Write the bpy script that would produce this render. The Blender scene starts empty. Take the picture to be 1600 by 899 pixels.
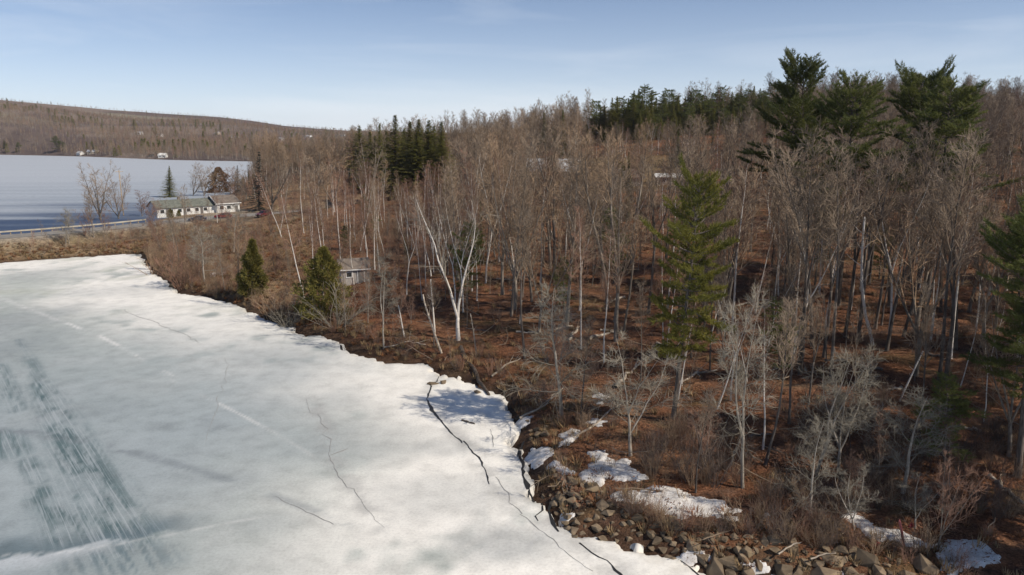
import bpy, math, random
import numpy as np
from mathutils import Vector, Matrix, Euler

R = math.radians
scene = bpy.context.scene
COL = scene.collection

# ------------------------------------------------------------------ camera
CAM_H, PITCH, FPX = 25.0, R(11.5), 1150.0      # drone height, downward pitch, focal length for a 1600 px frame
cam_data = bpy.data.cameras.new("camera")
cam_data.sensor_width = 36.0
cam_data.lens = 36.0 * FPX / 1600.0
cam_data.clip_start = 0.5
cam_data.clip_end = 12000.0
cam = bpy.data.objects.new("camera", cam_data)
cam.location = (0, 0, CAM_H)
cam.rotation_euler = (math.pi / 2 - PITCH, 0, 0)
COL.objects.link(cam)
scene.camera = cam

# ------------------------------------------------------------------ sky and sun
SUN_EL, SUN_AZ = R(42), R(114)                  # azimuth clockwise from +Y (the view direction)
world = bpy.data.worlds.new("World")
scene.world = world
world.use_nodes = True
wn, wl = world.node_tree.nodes, world.node_tree.links
wn.clear()
w_out = wn.new("ShaderNodeOutputWorld")
w_bg = wn.new("ShaderNodeBackground")
w_bg.inputs["Strength"].default_value = 0.076
w_sky = wn.new("ShaderNodeTexSky")
w_sky.sky_type = "NISHITA"
w_sky.sun_disc = False
w_sky.sun_elevation = SUN_EL
w_sky.sun_rotation = SUN_AZ
w_sky.altitude = 150
w_sky.air_density = 0.7
w_sky.dust_density = 0.1
w_sky.ozone_density = 5.0
# thin high cirrus veil, everywhere in the sky
w_tc = wn.new("ShaderNodeTexCoord")
w_map = wn.new("ShaderNodeMapping")
w_map.inputs["Scale"].default_value = (1.1, 1.6, 9.0)
w_map.inputs["Rotation"].default_value = (0.0, 0.12, 0.3)
w_noise = wn.new("ShaderNodeTexNoise")
w_noise.inputs["Scale"].default_value = 1.7
w_noise.inputs["Detail"].default_value = 6
w_noise.inputs["Roughness"].default_value = 0.55
w_noise.inputs["Distortion"].default_value = 0.6
w_ramp = wn.new("ShaderNodeValToRGB")
w_ramp.color_ramp.elements[0].position = 0.5
w_ramp.color_ramp.elements[0].color = (0.0, 0.0, 0.0, 1)
w_ramp.color_ramp.elements[1].position = 0.80
w_ramp.color_ramp.elements[1].color = (0.26, 0.26, 0.26, 1)
w_mix = wn.new("ShaderNodeMix")
w_mix.data_type = "RGBA"
w_mix.inputs["B"].default_value = (9.0, 9.5, 10.1, 1)
wl.new(w_tc.outputs["Generated"], w_map.inputs["Vector"])
wl.new(w_map.outputs["Vector"], w_noise.inputs["Vector"])
wl.new(w_noise.outputs["Fac"], w_ramp.inputs["Fac"])
# the veil thickens with the longer path through the air towards the horizon, all round
w_sep = wn.new("ShaderNodeSeparateXYZ")
wl.new(w_tc.outputs["Generated"], w_sep.inputs[0])
def w_math(op, a, b):
    m_ = wn.new("ShaderNodeMath")
    m_.operation = op
    for i_, v_ in enumerate((a, b)):
        if isinstance(v_, (int, float)):
            m_.inputs[i_].default_value = v_
        else:
            wl.new(v_, m_.inputs[i_])
    return m_.outputs[0]
w_path = w_math("MULTIPLY", w_math("POWER", 2.718, w_math("MULTIPLY", w_math("MAXIMUM", w_sep.outputs["Z"], 0.0), -10.5)), 0.92)
wl.new(w_math("ADD", w_path, w_ramp.outputs["Color"]), w_mix.inputs["Factor"])
wl.new(w_sky.outputs["Color"], w_mix.inputs["A"])
wl.new(w_mix.outputs["Result"], w_bg.inputs["Color"])
wl.new(w_bg.outputs["Background"], w_out.inputs["Surface"])

sun_data = bpy.data.lights.new("sun", "SUN")
sun_data.energy = 3.5
sun_data.angle = R(0.55)
sun_data.color = (1.0, 0.90, 0.77)
sun = bpy.data.objects.new("sun", sun_data)
SUN_DIR = Vector((math.sin(SUN_AZ) * math.cos(SUN_EL), math.cos(SUN_AZ) * math.cos(SUN_EL), math.sin(SUN_EL)))
sun.rotation_euler = (-SUN_DIR).to_track_quat("-Z", "Y").to_euler()
COL.objects.link(sun)

scene.view_settings.view_transform = "Standard"
scene.view_settings.look = "None"
scene.view_settings.exposure = 0.4
scene.view_settings.gamma = 1.0
scene.view_settings.use_curve_mapping = False
scene.cycles.max_bounces = 6
scene.cycles.transparent_max_bounces = 8
scene.cycles.volume_bounces = 0

# ------------------------------------------------------------------ small maths
rng = np.random.default_rng(7)
random.seed(7)
CP, SP = math.cos(PITCH), math.sin(PITCH)


def sstep(a, b, x):
    t = np.clip((x - a) / (b - a), 0, 1)
    return t * t * (3 - 2 * t)


def _hash(ix, iy, seed):
    h = (ix.astype(np.int64) * 374761393 + iy.astype(np.int64) * 668265263 + seed * 144269504) & 0x7FFFFFFF
    h = ((h ^ (h >> 13)) * 1274126177) & 0x7FFFFFFF
    h = (h ^ (h >> 16)) & 0xFFFFF
    return h / float(0xFFFFF)


def vnoise(x, y, seed=0):
    ix, iy = np.floor(x), np.floor(y)
    fx, fy = x - ix, y - iy
    fx, fy = fx * fx * (3 - 2 * fx), fy * fy * (3 - 2 * fy)
    a, b = _hash(ix, iy, seed), _hash(ix + 1, iy, seed)
    c, d = _hash(ix, iy + 1, seed), _hash(ix + 1, iy + 1, seed)
    return (a * (1 - fx) + b * fx) * (1 - fy) + (c * (1 - fx) + d * fx) * fy


def fbm(x, y, seed=0, octaves=4, gain=0.5):
    x, y = np.asarray(x, float), np.asarray(y, float)
    s, a, n = 0, 1.0, 0
    for o in range(octaves):
        s = s + a * vnoise(x * 2 ** o + 17.3 * o, y * 2 ** o - 9.1 * o, seed + o)
        n += a
        a *= gain
    return s / n


def ray(u, v):
    """World direction of a picture point (1600 x 899 picture)."""
    a, b = (u - 800) / FPX, (449.5 - v) / FPX
    return np.array([a, CP + b * SP, -SP + b * CP])


def U(u, v, z=0.0):
    """World (x, y) where that line of sight meets the level z."""
    d = ray(u, v)
    t = (z - CAM_H) / d[2]
    return (d[0] * t, d[1] * t)


def proj(x, y, z):
    zz = z - CAM_H
    dep = y * CP - zz * SP
    up = y * SP + zz * CP
    return 800 + FPX * x / dep, 449.5 - FPX * up / dep, dep


def z_for_v(y, v):
    t = (449.5 - v) / FPX
    return CAM_H + y * (t * CP - SP) / (CP + t * SP)


def seg_dist(x, y, pts, closed=False):
    """Distance to a polyline, and the arc length of the closest point."""
    pts = np.asarray(pts, float)
    if closed:
        pts = np.vstack([pts, pts[:1]])
    best = np.full(x.shape, 1e18)
    arc = np.zeros(x.shape)
    acc = 0.0
    for (ax, ay), (bx, by) in zip(pts[:-1], pts[1:]):
        dx, dy = bx - ax, by - ay
        L2 = dx * dx + dy * dy + 1e-12
        t = np.clip(((x - ax) * dx + (y - ay) * dy) / L2, 0, 1)
        d2 = (x - ax - t * dx) ** 2 + (y - ay - t * dy) ** 2
        m = d2 < best
        best = np.where(m, d2, best)
        arc = np.where(m, acc + t * math.sqrt(L2), arc)
        acc += math.sqrt(L2)
    return np.sqrt(best), arc


def inside(x, y, poly):
    poly = np.asarray(poly, float)
    r = np.zeros(x.shape, bool)
    n = len(poly)
    for i in range(n):
        (ax, ay), (bx, by) = poly[i], poly[(i + 1) % n]
        if ay == by:
            continue
        c = ((ay > y) != (by > y)) & (x < (bx - ax) * (y - ay) / (by - ay) + ax)
        r ^= c
    return r


def poly_sd(x, y, poly):
    """Signed distance to a closed polygon, positive inside."""
    d, _ = seg_dist(x, y, poly, True)
    return np.where(inside(x, y, poly), d, -d)


# ------------------------------------------------------------------ plan of the place
SHORE_PX = [(1420, 942), (1300, 918), (1190, 903), (1130, 893), (1075, 880), (1040, 868), (1000, 850), (965, 846), (925, 838), (895, 843),
            (878, 822), (868, 795), (850, 772), (838, 758), (826, 735), (822, 712), (818, 688), (806, 668), (800, 645), (790, 618),
            (760, 608), (720, 586), (690, 585), (660, 568), (610, 566), (570, 556), (545, 541), (520, 530), (480, 520), (440, 505),
            (400, 488), (360, 474), (318, 463), (285, 456), (262, 440), (240, 424), (228, 410), (222, 398), (200, 397), (130, 401), (60, 406), (0, 411)]
SHORE = [(150.0, 12.0), (90.0, 22.0), (45.0, 32.0)] + [U(u, v) for u, v in SHORE_PX] + [(-125, 134), (-165, 105), (-260, 40), (-600, -200)]
BAY = SHORE + [(-600, -1500), (1500, -1500), (900, -300), (300, -30)]
ROAD_Z = 3.6
RAIL = [(-190, 60.0)] + [U(u, v, ROAD_Z + 0.6) for u, v in [(-140, 372), (0, 363), (65, 358.5), (130, 353), (180, 348.5), (228, 343.5)]]
_a, _b = np.array(RAIL[-2]), np.array(RAIL[-1])
_d = (_b - _a) / np.linalg.norm(_b - _a)
_n = np.array([_d[1], -_d[0]])                                   # towards the bay
RAIL_NEAR = RAIL
def offset_line(pts, off):
    out = []
    pts = [np.array(p, float) for p in pts]
    for i, p in enumerate(pts):
        q = pts[min(i + 1, len(pts) - 1)] - pts[max(i - 1, 0)]
        q = q / np.linalg.norm(q)
        out.append(p + np.array([q[1], -q[0]]) * off)
    return out
ROAD = offset_line(RAIL, 4.6)
ROAD = ROAD + [ROAD[-1] + _d * 14 + _n * 1.0, ROAD[-1] + _d * 26 + _n * 5.0, ROAD[-1] + _d * 42 + _n * 13, ROAD[-1] + _d * 70 + _n * 30, ROAD[-1] + _d * 120 + _n * 55]
LAKE_SOUTH = offset_line(RAIL, -4.2)
_f = LAKE_SOUTH[-1]
FAR_SHORE = [U(u, v) for u, v in [(400, 252.5), (330, 251.5), (265, 250), (200, 247.5), (140, 245), (80, 243.5), (0, 242), (-150, 240), (-500, 239)]]
LAKE = [(-900, -420), (-320, -10)] + [tuple(p) for p in LAKE_SOUTH] + [(_f[0] + 2, _f[1] + 18), (-101, 246), (-119, 305), (-160, 450), (-238, 700)] + FAR_SHORE + [(-3000, 900)]

# upper houses and the clearing about them
def hill(x, y):
    g = 31.0 * np.exp(-((x - 165) / 195.0) ** 2 - ((y - 395) / 200.0) ** 2)
    g2 = 7.0 * np.exp(-((x - 60) / 70.0) ** 2 - ((y - 260) / 70.0) ** 2)
    return g + g2


_sky_u = np.array([-900, -300, 0, 120, 250, 350, 400, 450, 560, 700, 900, 1300, 2400.])
_sky_v = np.array([150, 152, 162, 169, 177, 181, 186, 194, 201, 205, 207, 205, 200.])
_sky_z = CAM_H + 2300 * np.tan(np.arctan((449.5 - _sky_v) / FPX) - PITCH) - 9.0


def far_hills(x, y):
    r = np.hypot(x, y)
    u = 800 + FPX * x / np.maximum(y, 1.0) / CP * 0.985
    u = np.where(y > 50, u, np.where(x < 0, -900, 2400))
    top = np.interp(u, _sky_u, _sky_z)
    t = np.clip((r - 870) / (2300 - 870), 0, 1.6)
    prof = np.where(t < 1, t ** 1.15 * (1 - 0.12 * np.sin(t * 9.0) * (1 - t)), 1 - 0.55 * (t - 1))
    n = (fbm(x / 260, y / 260, 31, 4) - 0.5)
    return np.maximum(top, 15) * prof * sstep(500, 900, r) + n * 26 * sstep(0.05, 0.5, t) * (1 - 0.75 * sstep(0.8, 1.05, t))


HOUSE_U = U(300, 338, 3.9)
PAD = (-88.0, 212.0)
def sdf(x, y):
    """Distance from open water: positive on land."""
    return -np.maximum(poly_sd(x, y, BAY), poly_sd(x, y, LAKE))


def ground_z(x, y, s=None):
    x, y = np.asarray(x, float), np.asarray(y, float)
    shp = x.shape
    x, y = np.atleast_1d(x).ravel(), np.atleast_1d(y).ravel()
    s = sdf(x, y) if s is None else np.asarray(s).ravel()
    land = np.maximum(s, 0)
    bank = 1.35 * (1 - np.exp(-land / 1.9)) - 0.16 + 0.5 * sstep(4, 30, land)
    hm = (fbm(x / 5.5, y / 5.5, 3, 4) - 0.5) * 0.8 + (fbm(x / 28, y / 28, 5, 3) - 0.5) * 2.0
    z = bank + hm * sstep(2.0, 22, land) * (1 - sstep(600, 900, np.hypot(x, y)) * 0.7)
    z = z + (fbm(x / 1.1, y / 1.1, 9, 3) - 0.5) * 0.22 * sstep(0.1, 2.5, land)
    z = z + hill(x, y) * sstep(0, 25, land) + far_hills(x, y) * sstep(0, 60, land)
    # low shelf of the house by the road
    dp = np.hypot((x - PAD[0]) / 1.5, (y - PAD[1]))
    z = z + (3.55 - z) * (1 - sstep(13, 26, dp)) * sstep(0.0, 3.0, land)
    dr, _ = seg_dist(x, y, ROAD)
    z = np.where(land > 0, z + (ROAD_Z - z) * (1 - sstep(4.4, 9.5, dr)), z)
    z = np.where(s < 0, np.maximum(-1.6, -0.16 + 0.45 * s), z)
    return z.reshape(shp)


def gz(x, y):
    return float(ground_z(np.array([x]), np.array([y]))[0])


def on_ground(u, v):
    """World point where the line of sight through a picture point first meets the terrain."""
    d = ray(u, v)
    t = np.geomspace(20, 4500, 3600)
    z = ground_z(d[0] * t, d[1] * t)
    below = (CAM_H + d[2] * t) < z
    i = int(np.argmax(below)) if below.any() else len(t) - 1
    t0 = t[max(i - 1, 0)]
    tt = np.linspace(t0, t[i], 20)
    zz = ground_z(d[0] * tt, d[1] * tt)
    bb = (CAM_H + d[2] * tt) < zz
    k = int(np.argmax(bb)) if bb.any() else 19
    return float(d[0] * tt[k]), float(d[1] * tt[k]), float(zz[k])


# ------------------------------------------------------------------ object helpers
def tag(o, label=None, cat=None, group=None, kind=None):
    if label:
        o["label"] = label
    if cat:
        o["category"] = cat
    if group:
        o["group"] = group
    if kind:
        o["kind"] = kind
    return o


def empty(name, loc=(0, 0, 0), rz=0.0):
    o = bpy.data.objects.new(name, None)
    o.empty_display_size = 0.3
    o.location = loc
    o.rotation_euler = (0, 0, rz)
    COL.objects.link(o)
    return o


def link(name, me, parent=None, loc=None):
    o = bpy.data.objects.new(name, me)
    COL.objects.link(o)
    o.parent = parent
    if loc is not None:
        o.location = loc
    return o


def copy_tree(o, parent=None):
    c = o.copy()
    COL.objects.link(c)
    c.parent = parent
    for ch in list(o.children):
        copy_tree(ch, c)
    return c


class MB:
    """Collects vertices and three- or four-cornered faces, then links them as one mesh."""

    def __init__(self):
        self.v, self.f3, self.f4, self.m3, self.m4, self.n = [], [], [], [], [], 0

    def add(self, verts, quads=None, tris=None, mi=0):
        verts = np.asarray(verts, float).reshape(-1, 3)
        if quads is not None and len(quads):
            q = np.asarray(quads, int) + self.n
            self.f4.append(q)
            self.m4.append(np.full(len(q), mi))
        if tris is not None and len(tris):
            q = np.asarray(tris, int) + self.n
            self.f3.append(q)
            self.m3.append(np.full(len(q), mi))
        self.v.append(verts)
        self.n += len(verts)

    def box(self, c, s, rz=0.0, mi=0, taper=1.0):
        x, y, z = s[0] / 2, s[1] / 2, s[2] / 2
        p = np.array([[-x, -y, -z], [x, -y, -z], [x, y, -z], [-x, y, -z], [-x * taper, -y * taper, z], [x * taper, -y * taper, z], [x * taper, y * taper, z], [-x * taper, y * taper, z]])
        cr, sr = math.cos(rz), math.sin(rz)
        p = np.stack([p[:, 0] * cr - p[:, 1] * sr, p[:, 0] * sr + p[:, 1] * cr, p[:, 2]], 1) + np.array(c)
        self.add(p, [[0, 3, 2, 1], [4, 5, 6, 7], [0, 1, 5, 4], [1, 2, 6, 5], [2, 3, 7, 6], [3, 0, 4, 7]], mi=mi)
        return self

    def prism(self, prof, y0, y1, mi=0):
        """Profile of (x, z) points, run along y; closed with fans."""
        n = len(prof)
        a = [(p[0], y0, p[1]) for p in prof]
        b = [(p[0], y1, p[1]) for p in prof]
        q = [[i, (i + 1) % n, n + (i + 1) % n, n + i] for i in range(n)]
        t = [[0, i + 1, i] for i in range(1, n - 1)] + [[n, n + i, n + i + 1] for i in range(1, n - 1)]
        self.add(a + b, q, t, mi)
        return self

    def tubes(self, paths, sides=5, mi=0, cap=True):
        groups = {}
        for p, r in paths:
            groups.setdefault(len(p), []).append((p, r))
        for n, lst in groups.items():
            P = np.array([q[0] for q in lst], float)
            Rr = np.array([q[1] for q in lst], float)
            M = len(P)
            T = np.empty_like(P)
            T[:, 1:-1] = P[:, 2:] - P[:, :-2]
            T[:, 0] = P[:, 1] - P[:, 0]
            T[:, -1] = P[:, -1] - P[:, -2]
            T /= np.linalg.norm(T, axis=2, keepdims=True) + 1e-9
            mean = P[:, -1] - P[:, 0]
            ref = np.where((np.abs(mean[:, 2]) > np.abs(mean[:, 0]))[:, None], np.array([1.0, 0.13, 0]), np.array([0.1, 0.1, 1.0]))
            A = np.cross(T, ref[:, None, :])
            A /= np.linalg.norm(A, axis=2, keepdims=True) + 1e-9
            B = np.cross(T, A)
            ang = np.arange(sides) * 2 * math.pi / sides
            ring = P[:, :, None, :] + Rr[:, :, None, None] * (np.cos(ang)[None, None, :, None] * A[:, :, None, :] + np.sin(ang)[None, None, :, None] * B[:, :, None, :])
            base = (np.arange(M) * n * sides)[:, None, None] + (np.arange(n - 1) * sides)[None, :, None]
            k = np.arange(sides)[None, None, :]
            k2 = (np.arange(sides) + 1)[None, None, :] % sides
            q = np.stack([base + k, base + k2, base + sides + k2, base + sides + k], -1).reshape(-1, 4)
            t = []
            if cap and sides <= 8:
                b0 = (np.arange(M) * n * sides + (n - 1) * sides)[:, None]
                for j in range(1, sides - 1):
                    t.append(np.concatenate([b0, b0 + j, b0 + j + 1], 1))
                t = np.concatenate(t)
            self.add(ring.reshape(-1, 3), q, t, mi)
        return self

    def mesh(self, name, mats, smooth=False):
        me = bpy.data.meshes.new(name)
        v = np.concatenate(self.v) if self.v else np.zeros((0, 3))
        f4 = np.concatenate(self.f4) if self.f4 else np.zeros((0, 4), int)
        f3 = np.concatenate(self.f3) if self.f3 else np.zeros((0, 3), int)
        n4, n3 = len(f4), len(f3)
        me.vertices.add(len(v))
        me.vertices.foreach_set("co", v.astype(np.float32).ravel())
        me.loops.add(n4 * 4 + n3 * 3)
        me.polygons.add(n4 + n3)
        me.loops.foreach_set("vertex_index", np.concatenate([f4.ravel(), f3.ravel()]).astype(np.int32))
        st = np.concatenate([np.arange(n4) * 4, n4 * 4 + np.arange(n3) * 3]).astype(np.int32)
        me.polygons.foreach_set("loop_start", st)
        mi = np.concatenate((self.m4 if self.m4 else []) + (self.m3 if self.m3 else [])) if (n4 + n3) else np.zeros(0)
        me.polygons.foreach_set("material_index", mi.astype(np.int32))
        me.polygons.foreach_set("use_smooth", np.full(n4 + n3, smooth))
        for m in (mats if isinstance(mats, (list, tuple)) else [mats]):
            me.materials.append(m)
        me.update(calc_edges=True)
        return me

    def build(self, name, mats, parent=None, smooth=False, loc=None):
        return link(name, self.mesh(name, mats, smooth), parent, loc)


# ------------------------------------------------------------------ materials
def node_mat(name):
    m = bpy.data.materials.new(name)
    m.use_nodes = True
    nt = m.node_tree
    return m, nt.nodes, nt.links, nt.nodes["Principled BSDF"]


def noise_node(N, L, scale, detail=4, vec=None, rough=0.55, mapping=None):
    t = N.new("ShaderNodeTexNoise")
    t.inputs["Scale"].default_value = scale
    t.inputs["Detail"].default_value = detail
    t.inputs["Roughness"].default_value = rough
    if vec is not None:
        if mapping:
            mp = N.new("ShaderNodeMapping")
            mp.inputs["Scale"].default_value = mapping.get("scale", (1, 1, 1))
            mp.inputs["Rotation"].default_value = mapping.get("rot", (0, 0, 0))
            L.new(vec, mp.inputs["Vector"])
            vec = mp.outputs["Vector"]
        L.new(vec, t.inputs["Vector"])
    return t


def ramp(N, L, src, stops):
    r = N.new("ShaderNodeValToRGB")
    e = r.color_ramp.elements
    while len(e) < len(stops):
        e.new(0.5)
    for el, (p, c) in zip(e, stops):
        el.position = p
        el.color = (c, c, c, 1) if isinstance(c, (int, float)) else (*c, 1)
    L.new(src, r.inputs["Fac"])
    return r.outputs["Color"]


def mixc(N, L, fac, a, b, mode="MIX"):
    m = N.new("ShaderNodeMix")
    m.data_type = "RGBA"
    m.blend_type = mode
    for key, val in (("Factor", fac), ("A", a), ("B", b)):
        if isinstance(val, (int, float)):
            if key == "Factor":
                m.inputs[key].default_value = val
            else:
                m.inputs[key].default_value = (val, val, val, 1)
        elif isinstance(val, tuple):
            m.inputs[key].default_value = (*val, 1)
        else:
            L.new(val, m.inputs[key])
    return m.outputs["Result"]


def bump(N, L, P, src, strength, dist):
    b = N.new("ShaderNodeBump")
    b.inputs["Strength"].default_value = strength
    b.inputs["Distance"].default_value = dist
    L.new(src, b.inputs["Height"])
    L.new(b.outputs["Normal"], P.inputs["Normal"])


def simple_mat(name, a, b, scale=3.0, rough=0.85, bmp=0.0, bdist=0.02, rand=0.0, stretch=None, spec=0.2, coords="Object", lo=0.35, hi=0.65):
    """Two tones mixed by noise on the object's own coordinates, with a random lightness for each object."""
    m, N, L, P = node_mat(name)
    tc = N.new("ShaderNodeTexCoord")
    n = noise_node(N, L, scale, 5, tc.outputs[coords], mapping={"scale": stretch} if stretch else None)
    c = mixc(N, L, ramp(N, L, n.outputs["Fac"], [(lo, 0.0), (hi, 1.0)]), a, b)
    if rand:
        oi = N.new("ShaderNodeObjectInfo")
        mr = N.new("ShaderNodeMapRange")
        mr.inputs["To Min"].default_value = 1 - rand
        mr.inputs["To Max"].default_value = 1 + rand
        L.new(oi.outputs["Random"], mr.inputs["Value"])
        c = mixc(N, L, 1.0, c, mr.outputs["Result"], "MULTIPLY")
    L.new(c, P.inputs["Base Color"])
    P.inputs["Roughness"].default_value = rough
    P.inputs["Specular IOR Level"].default_value = spec
    if bmp:
        bump(N, L, P, n.outputs["Fac"], bmp, bdist)
    return m


def leaf_mat(name, a, b, scale=0.8, rand=0.2, trans=0.3):
    m, N, L, P = node_mat(name)
    tc = N.new("ShaderNodeTexCoord")
    n = noise_node(N, L, scale, 3, tc.outputs["Object"])
    c = mixc(N, L, ramp(N, L, n.outputs["Fac"], [(0.35, 0.0), (0.65, 1.0)]), a, b)
    oi = N.new("ShaderNodeObjectInfo")
    mr = N.new("ShaderNodeMapRange")
    mr.inputs["To Min"].default_value = 1 - rand
    mr.inputs["To Max"].default_value = 1 + rand
    L.new(oi.outputs["Random"], mr.inputs["Value"])
    c = mixc(N, L, 1.0, c, mr.outputs["Result"], "MULTIPLY")
    L.new(c, P.inputs["Base Color"])
    P.inputs["Roughness"].default_value = 0.6
    P.inputs["Specular IOR Level"].default_value = 0.25
    tr = N.new("ShaderNodeBsdfTranslucent")
    L.new(c, tr.inputs["Color"])
    ms = N.new("ShaderNodeMixShader")
    ms.inputs[0].default_value = trans
    out = N["Material Output"]
    L.new(P.outputs["BSDF"], ms.inputs[1])
    L.new(tr.outputs["BSDF"], ms.inputs[2])
    L.new(ms.outputs["Shader"], out.inputs["Surface"])
    return m


M = {}
M["bark_grey"] = simple_mat("bark_grey", (0.14, 0.118, 0.097), (0.27, 0.235, 0.195), 2.2, 0.9, 0.6, 0.03, 0.25, (3, 3, 0.6))
M["bark_dark"] = simple_mat("bark_dark", (0.075, 0.062, 0.052), (0.17, 0.145, 0.125), 2.0, 0.9, 0.7, 0.04, 0.2, (3, 3, 0.5))
M["bark_pale"] = simple_mat("bark_pale", (0.26, 0.23, 0.19), (0.42, 0.375, 0.315), 1.8, 0.85, 0.4, 0.02, 0.15, (2, 2, 0.8))
M["twig_grey"] = simple_mat("twig_grey", (0.19, 0.142, 0.10), (0.30, 0.235, 0.172), 0.4, 0.9, rand=0.2)
M["twig_tan"] = simple_mat("twig_tan", (0.23, 0.155, 0.098), (0.35, 0.255, 0.168), 0.4, 0.9, rand=0.2)
M["twig_red"] = simple_mat("twig_red", (0.20, 0.115, 0.08), (0.30, 0.18, 0.125), 0.4, 0.9, rand=0.25)
M["twig_dark"] = simple_mat("twig_dark", (0.10, 0.075, 0.062), (0.17, 0.13, 0.105), 0.5, 0.9, rand=0.25)
M["twig_lichen"] = simple_mat("twig_lichen", (0.19, 0.168, 0.13), (0.30, 0.27, 0.215), 0.5, 0.9, rand=0.15)
M["dead_wood"] = simple_mat("dead_wood", (0.26, 0.21, 0.16), (0.50, 0.44, 0.36), 2.0, 0.85, 0.4, 0.02, 0.2, (1, 1, 4))
M["wet_log"] = simple_mat("wet_log", (0.045, 0.036, 0.03), (0.12, 0.095, 0.075), 2.5, 0.6, 0.6, 0.03, 0.1, (1, 1, 4))
M["pine_needles"] = leaf_mat("pine_needles", (0.125, 0.13, 0.03), (0.215, 0.195, 0.042), 0.35, trans=0.4)
M["pine_dark"] = leaf_mat("pine_dark", (0.09, 0.11, 0.034), (0.175, 0.185, 0.055), 0.3, trans=0.45)
M["spruce_needles"] = leaf_mat("spruce_needles", (0.16, 0.17, 0.045), (0.28, 0.255, 0.068), 0.4, trans=0.5)
M["spruce_blue"] = leaf_mat("spruce_blue", (0.032, 0.045, 0.035), (0.07, 0.08, 0.06), 0.5)
M["cedar_leaves"] = leaf_mat("cedar_leaves", (0.13, 0.125, 0.03), (0.24, 0.20, 0.055), 1.6)
M["russet_leaves"] = leaf_mat("russet_leaves", (0.17, 0.085, 0.035), (0.27, 0.15, 0.06), 0.8)
M["dry_grass"] = simple_mat("dry_grass", (0.22, 0.15, 0.08), (0.38, 0.28, 0.155), 0.7, 0.9, rand=0.3)
M["dry_fern"] = simple_mat("dry_fern", (0.17, 0.075, 0.035), (0.29, 0.15, 0.07), 0.7, 0.9, rand=0.3)
M["litter"] = simple_mat("litter", (0.13, 0.06, 0.034), (0.27, 0.13, 0.072), 0.9, 0.9, rand=0.3)


def birch_mat():
    m, N, L, P = node_mat("birch_bark")
    tc = N.new("ShaderNodeTexCoord")
    n = noise_node(N, L, 2.0, 5, tc.outputs["Object"], mapping={"scale": (1.2, 1.2, 5.0)})
    dark = ramp(N, L, n.outputs["Fac"], [(0.30, 0.0), (0.40, 1.0)])
    n2 = noise_node(N, L, 0.5, 3, tc.outputs["Object"])
    col = mixc(N, L, n2.outputs["Fac"], (0.70, 0.66, 0.60), (0.54, 0.50, 0.45))
    L.new(mixc(N, L, dark, (0.09, 0.075, 0.06), col), P.inputs["Base Color"])
    P.inputs["Roughness"].default_value = 0.7
    P.inputs["Specular IOR Level"].default_value = 0.2
    return m


M["birch_bark"] = birch_mat()


def rock_mat():
    m, N, L, P = node_mat("shore_rock")
    tc = N.new("ShaderNodeTexCoord")
    n = noise_node(N, L, 1.6, 8, tc.outputs["Object"], 0.65)
    n2 = noise_node(N, L, 0.7, 3, tc.outputs["Object"])
    c = mixc(N, L, ramp(N, L, n.outputs["Fac"], [(0.3, 0.0), (0.7, 1.0)]), (0.125, 0.093, 0.062), (0.27, 0.205, 0.135))
    c = mixc(N, L, ramp(N, L, n2.outputs["Fac"], [(0.5, 0.0), (0.7, 0.6)]), c, (0.20, 0.15, 0.08))
    oi = N.new("ShaderNodeObjectInfo")
    mr = N.new("ShaderNodeMapRange")
    mr.inputs["To Min"].default_value = 0.6
    mr.inputs["To Max"].default_value = 1.25
    L.new(oi.outputs["Random"], mr.inputs["Value"])
    L.new(mixc(N, L, 1.0, c, mr.outputs["Result"], "MULTIPLY"), P.inputs["Base Color"])
    P.inputs["Roughness"].default_value = 0.85
    P.inputs["Specular IOR Level"].default_value = 0.25
    bump(N, L, P, n.outputs["Fac"], 0.7, 0.06)
    return m


M["rock"] = rock_mat()


def snow_mat():
    m, N, L, P = node_mat("old_snow")
    tc = N.new("ShaderNodeTexCoord")
    n = noise_node(N, L, 1.4, 7, tc.outputs["Object"], 0.65)
    n2 = noise_node(N, L, 9.0, 4, tc.outputs["Object"])
    c = mixc(N, L, ramp(N, L, n.outputs["Fac"], [(0.38, 0.0), (0.62, 1.0)]), (0.52, 0.49, 0.45), (0.76, 0.745, 0.72))
    c = mixc(N, L, ramp(N, L, n2.outputs["Fac"], [(0.34, 0.7), (0.43, 0.0)]), c, (0.25, 0.18, 0.125))
    L.new(c, P.inputs["Base Color"])
    P.inputs["Roughness"].default_value = 0.7
    P.inputs["Specular IOR Level"].default_value = 0.3
    bump(N, L, P, n2.outputs["Fac"], 0.5, 0.05)
    return m


M["snow"] = snow_mat()


def flat_mat(name, c, rough=0.6, metal=0.0, spec=0.4):
    return_m, N, L, P = node_mat(name)
    tc = N.new("ShaderNodeTexCoord")
    n = noise_node(N, L, 1.3, 5, tc.outputs["Object"])
    k = mixc(N, L, ramp(N, L, n.outputs["Fac"], [(0.35, 0.78), (0.65, 1.08)]), (0, 0, 0), c)
    L.new(k, P.inputs["Base Color"])
    P.inputs["Roughness"].default_value = rough
    P.inputs["Metallic"].default_value = metal
    P.inputs["Specular IOR Level"].default_value = spec
    return return_m


def relation(u, v, marks, near=26, mid=70, far=150):
    """Words for where a picture point stands against the closest landmark."""
    du0, dv0, ph = min(((u - a, v - b, p) for a, b, p in marks), key=lambda t: t[0] ** 2 + (t[1] * 1.6) ** 2)
    d = math.hypot(du0, dv0 * 1.6)
    ang = math.degrees(math.atan2(-dv0 * 1.6, du0)) % 360
    rel = ["right of", "behind and right of", "straight behind", "behind and left of", "left of", "before and left of", "in front of", "before and right of"][int((ang + 22.5) // 45) % 8]
    adv = "just " if d < near else "" if d < mid else "well " if d < far else "far "
    return adv + rel + " " + ph

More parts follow.
